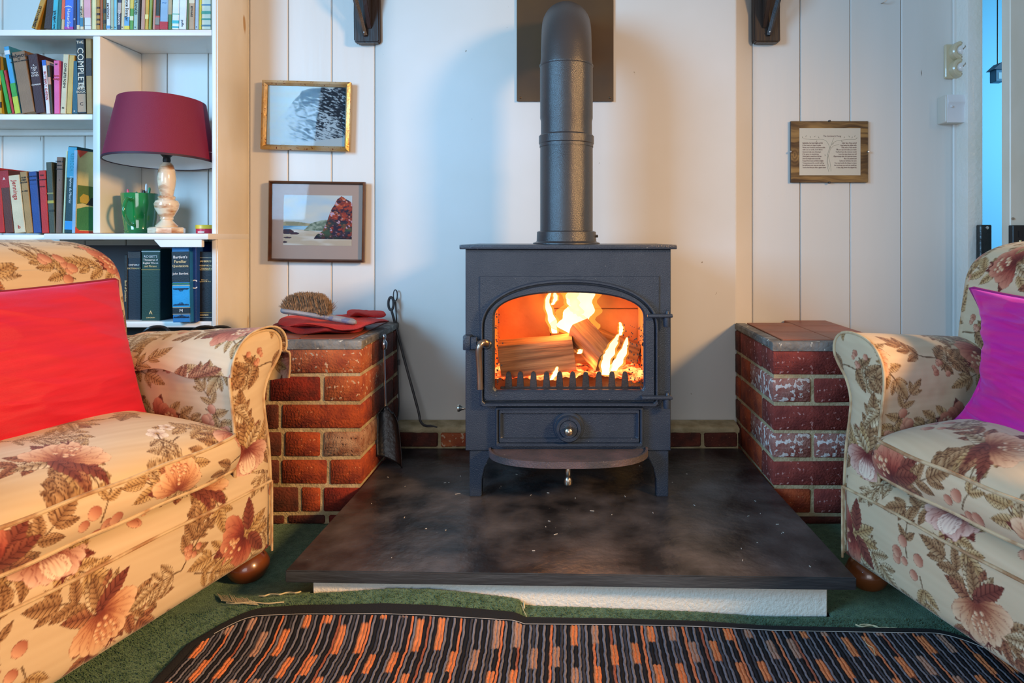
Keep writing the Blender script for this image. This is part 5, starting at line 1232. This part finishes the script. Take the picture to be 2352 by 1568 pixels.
# ------------------------------------------------------------------ armchairs
HW = .39
RES = .0021
prof_pts = [(.004, .070), (.006, .20), (.012, .30), (.024, .375), (.028, .42), (.014, .46), (-.010, .488), (-.026, .513), (-.024, .540), (-.004, .560), (.03, .566), (.07, .560), (.100, .544), (.121, .515), (.127, .478), (.122, .43), (.114, .36), (.112, .25)]
prof, plen = smooth_poly(prof_pts, 420)
def arm_objs(parent, side, cache={}):
    if 'arm' not in cache:
        L = .60; ny = int(L/RES); ys = np.linspace(0, L, ny)
        u = prof[:, 0][:, None]; z_ = prof[:, 1][:, None]; Yg = np.broadcast_to(ys[None, :], (len(prof), ny))
        drop = np.clip((z_-.40)/.16, 0, 1)*(-.030)*(ys[None, :]/.42)
        edge = np.exp(-ys[None, :]/.006); shrink = .006*edge
        cu, cz_ = .05, .42
        du, dz = u-cu, z_-cz_; d = np.hypot(du, dz)
        P = np.stack([HW-(u-du/d*shrink)+0*Yg, Yg-.0, z_-dz/d*shrink+drop], -1)
        P[..., 0] += .0018*(fnoise(P[..., 1]*30, P[..., 2]*20, 1, 31, 2)-.5)
        s_ = np.linspace(0, plen, len(prof))[:, None]
        col = fab(Yg+0*s_, s_+0*Yg, (.11, .05), 0)
        a = npmesh('arm', P.reshape(-1, 3), gridq(len(prof), ny), FAB, col.reshape(-1, 3))
        # front facing panel of the arm
        k_ = int(np.argmax(prof[:, 1])); Lp, _ = smooth_poly(prof[:k_+1:6].tolist()+[prof[k_].tolist()], 260); Rp, _ = smooth_poly(prof[k_:][::-1][::6].tolist()+[prof[k_].tolist()], 260)
        # pair left and right edges by height
        zz = np.linspace(.075, prof[k_, 1]-.0005, 240)
        def edge_at(poly, zz):  # z is monotone enough per side once sorted by z
            o_ = np.argsort(poly[:, 1]); return np.interp(zz, poly[o_, 1], poly[o_, 0])
        ul = edge_at(prof[:k_+1], zz); ur_ = edge_at(prof[k_:], zz); ur_ = np.where(zz < .25, .112, ur_)
        t = np.linspace(0, 1, 60)[None, :]; Ug = ul[:, None]*(1-t)+ur_[:, None]*t; Zg = zz[:, None]+0*t
        puff = .009*(1-np.abs(2*t-1)**4)*np.clip((prof[k_, 1]-Zg)/.02, 0, 1)**.5
        P2 = np.stack([HW-Ug, -puff+.001, Zg], -1)
        b_ = npmesh('arm_front', P2.reshape(-1, 3), gridq(240, 60), FAB, fab(Ug, Zg, (.30, .21), .2).reshape(-1, 3))
        mb = MB(); pp = [(HW-p[0], -.0015, p[1]) for p in prof[::5]]
        mb.tube(pp, .0033, 8); me = mb.obj('piping', PIPE); c_ = me.data; bpy.data.objects.remove(me)
        cache['arm'] = (a, b_, c_)
    a, b_, c_ = cache['arm']
    o = link('arm', a, parent); f = link('arm_front', b_, o); p = link('piping', c_, o)
    o.scale = (side, 1, 1); return o
def chair(label, loc, rz, yb, group):
    o = thing('armchair', label, 'armchair', loc, rz, group)
    arm_objs(o, 1); arm_objs(o, -1)
    # front rail and platform
    pr, pl_ = smooth_poly([(.004, .066), (-.014, .085), (-.019, .14), (-.020, .222), (-.020, .236), (-.014, .254), (.010, .271), (.06, .284), (.12, .288)], 180)
    nx = int(.745/RES); a = np.linspace(-1, 1, nx)[:, None]; yv = pr[:, 0][None, :]; zv = pr[:, 1][None, :]
    endr = np.abs(a)**40
    P = np.stack([a*.3745+0*yv, yv+(.010-yv)*endr+.002*np.sin(a*9)*0, zv+0*a-(zv > .24)*(zv-.24)*endr*.6], -1)
    P[..., 1] += -.0030*(fnoise(P[..., 0]*10, P[..., 2]*16, 1, 33, 3)-.5)*(1-endr)
    s_ = np.linspace(0, pl_, 180)[None, :]
    gobj('front_rail', P, FAB, o, fab(a*.375+0*s_, s_+0*a, (.42, .30), 0))
    MB().tube([(x, -.022+(.02 if abs(x) > .37 else 0), .229+.0015*math.sin(x*20)) for x in np.linspace(-.374, .374, 60)], .0032, 8).obj('rail_piping', PIPE, o)
    for s in (-1, 1): MB().tube([(s*.368, -.019, z_) for z_ in np.linspace(.07, .228, 12)], .0026, 8).obj('rail_piping', PIPE, o)
    MB().box(-.36, .36, .02, .62, .075, .262).obj('frame', mat('chair_lining', (.05, .035, .03), .9), o)
    # back
    zt_, ra, th, w0 = .768, .062, .17, .384
    lv = []
    for z_ in np.linspace(.22, zt_-ra, int((zt_-ra-.22)/RES)): lv.append((z_, 0))
    for q in np.linspace(0, PI/2*.985, int(ra*PI/2/RES)): lv.append((zt_-ra+ra*math.sin(q), ra*(1-math.cos(q))))
    zl = np.array([l[0] for l in lv]); ins = np.array([l[1] for l in lv])
    Rc = .105; dzc = np.clip(zl-(zt_-Rc), 0, Rc); wv = w0-(Rc-np.sqrt(np.maximum(Rc**2-dzc**2, 0)))
    wv = wv-.012*np.clip((.56-zl)/.2, 0, 1)
    nf = int(2*w0/RES); ns = 36
    tf = np.linspace(-1, 1, nf)
    half = []
    rcn = .035
    # unit section: front straight, rounded corner, side, back
    def section(wd, i_):
        pts = []
        xs = tf*(wd-rcn); pts = [(x, 0) for x in xs]
        for q in np.linspace(0, PI/2, 14)[1:]: pts.append((wd-rcn+rcn*math.sin(q), rcn*(1-math.cos(q))))
        for y_ in np.linspace(rcn, th-2*i_*.9, 22)[1:]: pts.append((wd, max(y_, rcn)))
        bk = [(x, max(th-2*i_*.9, rcn)) for x in np.linspace(wd, -wd, 30)[1:]]
        pts += bk
        for y_ in np.linspace(max(th-2*i_*.9, rcn), rcn, 22)[1:]: pts.append((-wd, y_))
        for q in np.linspace(PI/2, 0, 14)[1:-1]: pts.append((-(wd-rcn+rcn*math.sin(q)), rcn*(1-math.cos(q))))
        return pts
    P = []
    for z_, i_, wd in zip(zl, ins, wv):
        s = np.array(section(wd, i_)); lean = (z_-.35)*.16; pf = .022*(1-np.clip(np.abs(s[:, 0])/wd, 0, 1)**3)*math.sin(min(max((z_-.2)/.56, 0), 1)*PI)**.5
        P.append(np.stack([s[:, 0], yb+i_+s[:, 1]+lean-pf*(s[:, 1] < .02), np.full(len(s), z_)], -1))
    lastrow = P[-1]; ym = (lastrow[:, 1].min()+lastrow[:, 1].max())/2
    for f in (.25, .5, .75, 1.0):
        q_r = lastrow.copy(); q_r[:, 1] = q_r[:, 1]*(1-f)+ym*f; q_r[:, 0] *= 1-.02*f; q_r[:, 2] += .003*math.sin(f*PI/2); P.append(q_r)
    zl = np.r_[zl, zl[-1]+np.array([.008, .016, .024, .03])]; ins = np.r_[ins, np.full(4, ins[-1])]
    P = np.array(P).transpose(1, 0, 2)
    # texture coordinate along section
    dsec = np.r_[0, np.cumsum(np.hypot(np.diff(P[:, 0, 0]), np.diff(P[:, 0, 1])))]
    arc = np.r_[0, np.cumsum(np.hypot(np.diff(zl), np.diff(ins)))]
    gobj('back', P, FAB, o, fab(dsec[:, None]+0*arc[None, :], 0*dsec[:, None]+arc[None, :], (.22, .36), 0), wrapu=True)
    # seat cushion
    cs = bpy.data.objects.new('x', None)
    hx, y0, y1, zb_, ze, zc_ = .281, -.026, .50, .289, .358, .425
    nx, ny = int(2*hx/RES), int((y1-y0)/RES)
    a = np.linspace(-1, 1, nx)[:, None]; b_ = np.linspace(-1, 1, ny)[None, :]
    def plan(a, b_):
        f = 1-.055*np.clip(np.abs(a*b_), 0, 1)**8
        return a*hx*f, (y0+y1)/2+b_*(y1-y0)/2*f
    X, Yg = plan(a, b_)
    Zg = ze+(zc_-ze)*((1-np.abs(a)**3.2)*(1-np.abs(b_)**3.0))**.62 + .004*(fnoise(X*9, Yg*9, 1, 44, 2)-.5)*(1-np.abs(a*b_)**2)
    top = gobj('seat_cushion', np.stack([X+0*b_, Yg+0*a, Zg], -1), FAB, o, fab(X+0*b_, Yg+0*a, (.05, .5), .15))
    # boxed side band
    per = []
    N1 = nx; N2 = ny
    ax = np.linspace(-1, 1, N1); 
    per = [(t, -1) for t in ax]+[(1, t) for t in np.linspace(-1, 1, N2)[1:]]+[(t, 1) for t in ax[::-1][1:]]+[(-1, t) for t in np.linspace(1, -1, N2)[1:-1]]
    pa = np.array(per); xx_, yy_ = plan(pa[:, 0], pa[:, 1]); tt = np.linspace(0, 1, 44)[None, :]
    nrm = np.stack([np.abs(pa[:, 0])**12*np.sign(pa[:, 0]), np.abs(pa[:, 1])**12*np.sign(pa[:, 1])], -1); nrm /= np.linalg.norm(nrm, axis=1)[:, None]
    s_ = np.r_[0, np.cumsum(np.hypot(np.diff(xx_), np.diff(yy_)))]
    bul = .013*np.sin(PI*tt)**.8+.003*(fnoise(s_[:, None]*14, tt*2, 1, 55, 2)-.5)*np.sin(PI*tt)
    P = np.stack([xx_[:, None]+nrm[:, :1]*bul, yy_[:, None]+nrm[:, 1:]*bul, ze+(zb_-ze)*tt+0*s_[:, None]], -1)
    gobj('cushion_band', P, FAB, top, fab(s_[:, None]+0*tt, (zb_-ze)*tt+0*s_[:, None], (.33, .12), 0), wrapu=True)
    for zz in (ze, zb_):
        pp = [(x+n_[0]*.001, y+n_[1]*.001, zz+.0012*math.sin(s*40)) for x, y, n_, s in list(zip(xx_, yy_, nrm, s_))[::6]]
        MB().tube(pp, .0038, 8, closed=True).obj('cushion_piping', PIPE, top)
    # feet
    for sx_ in (-1, 1):
        for yy in (.055, .50):
            z0 = 0.0
            MB().lathe([(0, z0+.002), (.026, .002), (.038, .012), (.046, .028), (.046, .038), (.038, .054), (.029, .062), (.031, .066), (.037, .069), (.038, .074), (.030, .078), (0, .078)], (sx_*.360, yy-.015, 0), 32).obj('foot', M['foot'], o)
    # side and back lining low down
    return o
TH1, TH2 = math.radians(73.3), math.radians(-74.0)
ch1 = chair('floral armchair on the left holding the red cushion, cloth over its arm', (-.787, 1.126, 0), TH1, .375, 'floral armchairs')
ch2 = chair('floral armchair on the right holding the magenta cushion, bare arm', (.730, 1.094, 0), TH2, .268, 'floral armchairs')
del ch1['group']; del ch2['group']

# arm cover lying on the left chair's arm
cov = thing('arm_cover', 'pale floral linen cover draped over the left armchair arm', 'arm cover', (ch1.location.x, ch1.location.y, 0), TH1)
i0 = int(np.argmin(np.abs(prof[:300, 1]-.500)+(prof[:300, 0] > 0)*1)); i1_ = len(prof)-1-int(np.argmin(np.abs(prof[::-1][:200, 1]-.462)))
sub, sl_ = smooth_poly(prof[i0:i1_+1:4].tolist(), 190)
# outer flap hangs straight down from the roll
fl_ = np.array([(-.038, .445), (-.040, .47), (-.037, .50)]); sub, sl_ = smooth_poly(fl_.tolist()+sub[6::8].tolist(), 260)
L = .345; ny = int(L/.0021); ys = np.linspace(-.012, L, ny)
u = sub[:, 0][:, None]; z_ = sub[:, 1][:, None]; s_ = np.linspace(0, sl_, 260)[:, None]; yg = ys[None, :]
du, dz = u-.045, z_-.46; d = np.hypot(du, dz); off = .0055+.0035*fnoise(s_*18, yg*22, 1, 71, 2)
rim = np.clip(1-(sl_-s_)/.05, 0, 1); wav = .006*np.sin(yg*38+1)*rim; outer = np.clip(1-s_/.07, 0, 1)
P = np.stack([HW-(u+du/d*off)+outer*.007*np.sin(yg*60)+0*yg, yg+0*s_, z_+dz/d*off+wav-outer*.012*np.sin(yg*14)-.030*(yg/.42)*np.clip((z_-.40)/.16, 0, 1)-rim*.020*np.clip(yg-.0, 0, 1)/.3*-1], -1)
co = gobj('cloth', P, FAB, cov, np.clip(fab(yg+0*s_, s_+0*yg, (.36, .50), .1)*1.12, 0, 1)); md = co.modifiers.new('thickness', 'SOLIDIFY'); md.thickness = .0018; md.offset = 1
MB().tube([tuple(P[i, 0]+np.array([0, -.001, 0])) for i in range(0, 260, 6)], .0024, 8).obj('hem', PIPE, cov)
# black strap hanging below the cover
stp = thing('strap', 'black strap with clips hanging beside the left armchair arm', 'strap', (ch1.location.x, ch1.location.y, 0), TH1)
MB().box(HW-.004, HW+.001, .03, .045, .33, .47, bev=.001).obj('webbing', M['black'], stp)
for zz in (.36, .42): MB().box(HW-.001, HW+.006, .027, .048, zz, zz+.012, bev=.0015).obj('clip', M['black'], stp)

# ------------------------------------------------------------------ cushions
def pillow(label, ch, rz, c, hw, hh, T, tiltx, rolly, base, tint, concave, seed, wr, m2=None, sq=(1, 1)):
    o = thing('cushion', label, 'cushion', (0, 0, 0))
    Mx = Matrix.Translation(ch.location) @ Matrix.Rotation(rz, 4, 'Z') @ Matrix.Translation(c) @ Matrix.Rotation(tiltx, 4, 'X') @ Matrix.Rotation(rolly, 4, 'Y')
    o.matrix_world = Mx; o.location, q, _ = Mx.decompose(); o.rotation_euler = q.to_euler()
    n = 170; a, b_ = np.meshgrid(np.linspace(-1, 1, n), np.linspace(-1, 1, n), indexing='ij')
    kx = 1-concave*(1-b_**2)*np.abs(a)**2; kz = 1-concave*.45*(1-a**2)*np.abs(b_)**2
    X = a*hw*kx; Z = b_*hh*kz
    t = T*((1-a**2)*(1-b_**2))**.42
    w1 = fnoise((a+1)*2.2+1.5*b_, (b_+1)*5, 1, seed, 3)-.5; w2 = np.abs(fnoise((a+1)*1.6, (b_+1)*4+a*1.2, 1, seed+1, 2)-.5)
    wr_ = wr*(w1*.6-w2*1.4)*(1-np.abs(a*b_)**4)*np.clip((1-np.maximum(np.abs(a), np.abs(b_)))*9, 0, 1)
    m = mat(tint[0], base, tint[1], sheen=tint[2], sheen_tint=tint[3], bump=.25, bscale=220, c2=tint[4], scale=7, stretch=(1, 1, 12), detail=5, lo=.3, hi=.75, spec=.4)
    f = gobj('front', np.stack([X, -t-wr_, Z], -1), m, o)
    gobj('rear', np.stack([X, t*.7, Z], -1), m, o)
    ed = np.concatenate([np.stack([X, 0*X, Z], -1)[:, 0], np.stack([X, 0*X, Z], -1)[-1, 1:], np.stack([X, 0*X, Z], -1)[::-1, -1][1:], np.stack([X, 0*X, Z], -1)[0, ::-1][1:-1]])
    MB().tube([tuple(p) for p in ed[::4]], .0042, 8, closed=True).obj('piping', m2 or m, o)
    return o
pillow('plain bright red silk cushion leaning in the left armchair', ch1, TH1, (.012, .262, .524), .248, .157, .075, math.radians(-14), math.radians(-1.5), (.62, .010, .030),
       ('red_silk', .5, .5, (1, .15, .35), (.50, .006, .022)), .07, 21, .011, mat('red_piping', (.22, .005, .012), .5))
pillow('magenta silk cushion leaning in the right armchair', ch2, TH2, (.012, .185, .520), .270, .152, .062, math.radians(-12), math.radians(0), (.66, .010, .20),
       ('magenta_silk', .34, .7, (.9, .2, 1), (.50, .006, .30)), .27, 37, .030, mat('magenta_piping', (.30, .01, .16), .45))

# ------------------------------------------------------------------ green carpet and striped rug
HX = [712, 800, 900, 1000, 1100, 1190, 1206, 1400, 1600, 1750, 1905]; HYp = [1362, 1357, 1350, 1352, 1362, 1374, 1389, 1396, 1404, 1415, 1427]
Yfb = 1.326
hX = [X_(a, Yfb) for a in HX]; hZ = [max(Z_(b_, Yfb), .006) for b_ in HYp]
def carpet_z(x, y):
    h = np.interp(x, [-1.0, -.75, -.6]+hX+[.7], [.004, .016, .045]+hZ+[.004])
    s = np.clip((y-1.205)/(Yfb-1.205), 0, 1); s = s*s*(3-2*s)
    back = 1-np.clip((y-Yfb)/.14, 0, 1)*np.where(np.abs(x) > .5, 1, 0)
    return .004+np.maximum(h-.004, 0)*s*back
gx = np.linspace(-1.9, 2.2, 821); gy = np.linspace(-.6, 2.015, 525)
GX, GY = np.meshgrid(gx, gy, indexing='ij'); 
# snap the row next to the hearth base onto its front
GYs = GY.copy(); jrow = int(np.argmin(np.abs(gy-Yfb))); GYs[:, jrow] = Yfb
GZ = carpet_z(GX, GYs)+.0016*(rng.rand(*GX.shape)-.5)
P = np.stack([GX, GYs, GZ], -1)
cxm = (GX[:-1, :-1]+GX[1:, 1:])/2; cym = (GYs[:-1, :-1]+GYs[1:, 1:])/2
mask = ~((cym > Yfb) & (cxm > -.524) & (cxm < .541))
for (a, b_) in ((-.89, -.545), (.552, .892)): mask &= ~((cym > 1.758) & (cxm > a) & (cxm < b_))
gm = mat('green_carpet', (.040, .085, .034), 1.0, c2=(.095, .165, .085), scale=60, bump=1, bscale=420, sheen=.4, sheen_tint=(.5, .8, .6), detail=6, speck=(.012, .022, .012), speck_scale=260, speck_at=.6)
cp = thing('green_carpet', 'green fitted carpet with a frayed edge lapping up the hearth base', 'carpet', (0, 1, 0))
cpm = gobj('pile', P-np.array([0, 1, 0]), gm, cp, mask=mask); md = cpm.modifiers.new('thickness', 'SOLIDIFY'); md.thickness = .004; md.offset = -1
# cut pile edge: short upright tufts
R = random.Random(12); tv = []; tf_ = []
def tuft(x, y, z, l, ax, ay, r=.0009):
    n0 = len(tv); p0 = Vector((x, y, z)); p1 = p0+Vector((ax, ay, l))
    for p, q in ((p0, r), (p1, r*.5)):
        tv.extend([tuple(p+Vector((q, 0, 0))), tuple(p+Vector((-q*.5, q*.85, 0))), tuple(p+Vector((-q*.5, -q*.85, 0)))])
    tf_.extend([(n0, n0+1, n0+4, n0+3), (n0+1, n0+2, n0+5, n0+4), (n0+2, n0, n0+3, n0+5)])
for i in range(26000):
    x = R.uniform(-1.0, 1.0); y = R.uniform(1.08, 1.32)
    if abs(x) > .62 and R.random() < .3: continue
    y -= 1; z_ = float(carpet_z(x, y+1)); tuft(x, y, z_-.001, R.uniform(.003, .0055), R.gauss(0, .0012), R.gauss(0, .0012))
me = bpy.data.meshes.new('tufts'); me.from_pydata(tv, [], tf_); me.materials.append(gm); to = link('tufts', me, cp); to['kind'] = 'stuff'
# frayed pale threads
thm = mat('jute_thread', (.58, .50, .30), .9)
tb = MB()
def thread(pts, r=.0011):
    pp, _ = smooth_poly([(p[0], p[1]-1, p[2]) for p in pts], max(6, len(pts)*4)); tb.tube([tuple(p) for p in pp], r, 5)
def onc(x, y, dz=.004):
    """photo pixel -> point on the carpet surface"""
    Y = 1.3
    for _ in range(30): Y = (CZ-float(carpet_z(X_(x, Y), min(Y, 1.5)))-dz)*F/(y-HY)
    return (X_(x, Y), min(Y, 1.33 if abs(X_(x, Y)) < .52 else 2), float(carpet_z(X_(x, Y), Y))+dz)
for i in range(30):
    x = 506+i*2.9; y0 = 1364+.5*i; a = onc(x-7+R.gauss(0, 1), y0+R.gauss(0, 1.5)); b_ = onc(x+3, y0+15-i*.15); thread([a, b_], .0008)
thread([onc(520+i*12, 1384+1.5*math.sin(i)) for i in range(12)], .0014)
thread([onc(595+i*12, 1368-1.2*i+1.5*math.sin(i*2)) for i in range(9)], .0014)
thread([onc(1965+i*14, 1434+1.7*i+3*math.sin(i*1.7)) for i in range(10)], .0016)
thread([onc(1975+i*13, 1432+2.1*i+2*math.cos(i*2)) for i in range(9)], .0010)
thread([onc(2085+i*13, 1457+1.2*i) for i in range(9)], .0012)
thread([onc(1985, 1464, .008), onc(1990, 1478, .012), onc(2005, 1488, .012), onc(2010, 1504, .012)], .0006)
thread([onc(1198, 1388), onc(1202, 1400), onc(1208, 1412), onc(1212, 1424)], .0006)
thread([onc(1203, 1382, .006), onc(1204, 1396, .006)], .0018)
fr_ = tb.obj('frayed_threads', thm, cp); fr_['kind'] = 'stuff'; fr_['label'] = 'pale frayed threads'
# black edge is the rug's binding
XL_, XRr, YB_, YF_ = -.695, .80, 1.272, -.35
def rug_edge(x):  # back edge of the rug in plan
    return YB_-.006*(x+.7)+.003*np.sin(x*7)-np.maximum(0, -.60-x)**2*6-np.maximum(0, x-.70)**2*8
pitch = .0067; ncord = int((XRr-XL_)/pitch); per_ = 8; nx = ncord*per_+1
xs = np.linspace(XL_, XRr, nx); yl = np.r_[np.linspace(0, .55, 150), np.linspace(.56, 1.62, 60)]
XX, T_ = np.meshgrid(xs, yl, indexing='ij')
YY = rug_edge(XX)-T_
ci = np.floor((XX-XL_)/pitch+1e-6); ph = (XX-XL_)/pitch-ci
wob = .0006*np.sin(YY*160+ci*.9)+.0004*np.sin(YY*330+ci*1.7)
rib = .0034*np.sqrt(np.clip(np.sin(PI*ph), 0, 1))
ZZ = carpet_z(XX, YY)+.0055+rib+.0006*np.sin(YY*700+ci)
P = np.stack([XX+wob, YY, ZZ], -1)
# cord colours
Rg = np.random.RandomState(3); cid = ci.astype(int)
base_t = Rg.rand(ncord+2)
cols = {'k': (.010, .010, .013), 'g': (.16, .15, .17), 'o': (.55, .16, .065), 'd': (.045, .042, .050), 'r': (.30, .085, .045)}
seq = 'kgkgdgkogkgkrgkgdgkgkogkdg'
colr = np.zeros(P.shape)
for s_i, chn in enumerate(seq):
    mk = (cid % len(seq)) == s_i; colr[mk] = cols[chn]
# staggered terracotta dashes, about three cords wide
grp = 11; gi = cid//grp; gph = cid % grp
Ld = .118; seg_ = np.floor((YY+gi*.055+2)/Ld).astype(int); fr2 = ((YY+gi*.055+2)/Ld) % 1
for st_, f0 in ((1, .0), (6, .5)):
    on = (gph >= st_) & (gph < st_+2) & (((fr2+f0) % 1) < .46)
    colr[on] = np.where((Rg.rand(60, 60)[gi[on] % 60, seg_[on] % 60] < .3)[:, None], (.36, .20, .14), (.60, .19, .07))
ison = np.zeros(cid.shape, bool)
for st_, f0 in ((1, .0), (6, .5)): ison |= (gph >= st_) & (gph < st_+2) & (((fr2+f0) % 1) < .46)
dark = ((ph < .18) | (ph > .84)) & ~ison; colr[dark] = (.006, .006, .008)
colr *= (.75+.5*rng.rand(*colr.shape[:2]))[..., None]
rg_ = thing('striped_rug', 'ribbed rug of black, grey and terracotta cords with black binding', 'rug', (0, .5, 0))
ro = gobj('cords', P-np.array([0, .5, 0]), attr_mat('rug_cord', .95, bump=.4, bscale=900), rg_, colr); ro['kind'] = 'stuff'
bd = [(x, float(rug_edge(x))+.001) for x in np.linspace(XL_, XRr, 120)]
lft = [(XL_-.001, y) for y in np.linspace(YF_, float(rug_edge(XL_)), 40)]; rgt = [(XRr+.001, y) for y in np.linspace(float(rug_edge(XRr)), YF_, 40)]
al = lft+bd[1:-1]+rgt
def strip(pts, w_, name):
    mb = MB(); vs = []; n = len(pts)
    for i, (x, y) in enumerate(pts):
        a = np.array(pts[max(i-1, 0)]); b_ = np.array(pts[min(i+1, n-1)]); d = b_-a; d /= np.linalg.norm(d)+1e-9; nx_, ny_ = -d[1], d[0]
        for q, hh in ((-.002, .001), (-.002, .0095), (w_*.5, .011), (w_, .007), (w_+.001, -.001)):
            px_, py_ = x+nx_*q, y+ny_*q; vs.append((px_, py_-.5, float(carpet_z(px_, py_))+hh))
    fs = [(i*5+j, i*5+j+1, (i+1)*5+j+1, (i+1)*5+j) for i in range(n-1) for j in range(4)]
    return mb.add(vs, fs).obj(name, mat('black_binding', (.006, .006, .007), .95, bump=.5, bscale=300), rg_)
strip(al, .017, 'binding')
st2 = MB(); st2.tube([(x, y-.0035-.5, float(carpet_z(x, y))+.0105) for x, y in bd[2:-2]], .0007, 4); so2 = st2.obj('stitching', mat('stitch', (.35, .33, .30), .9), rg_)
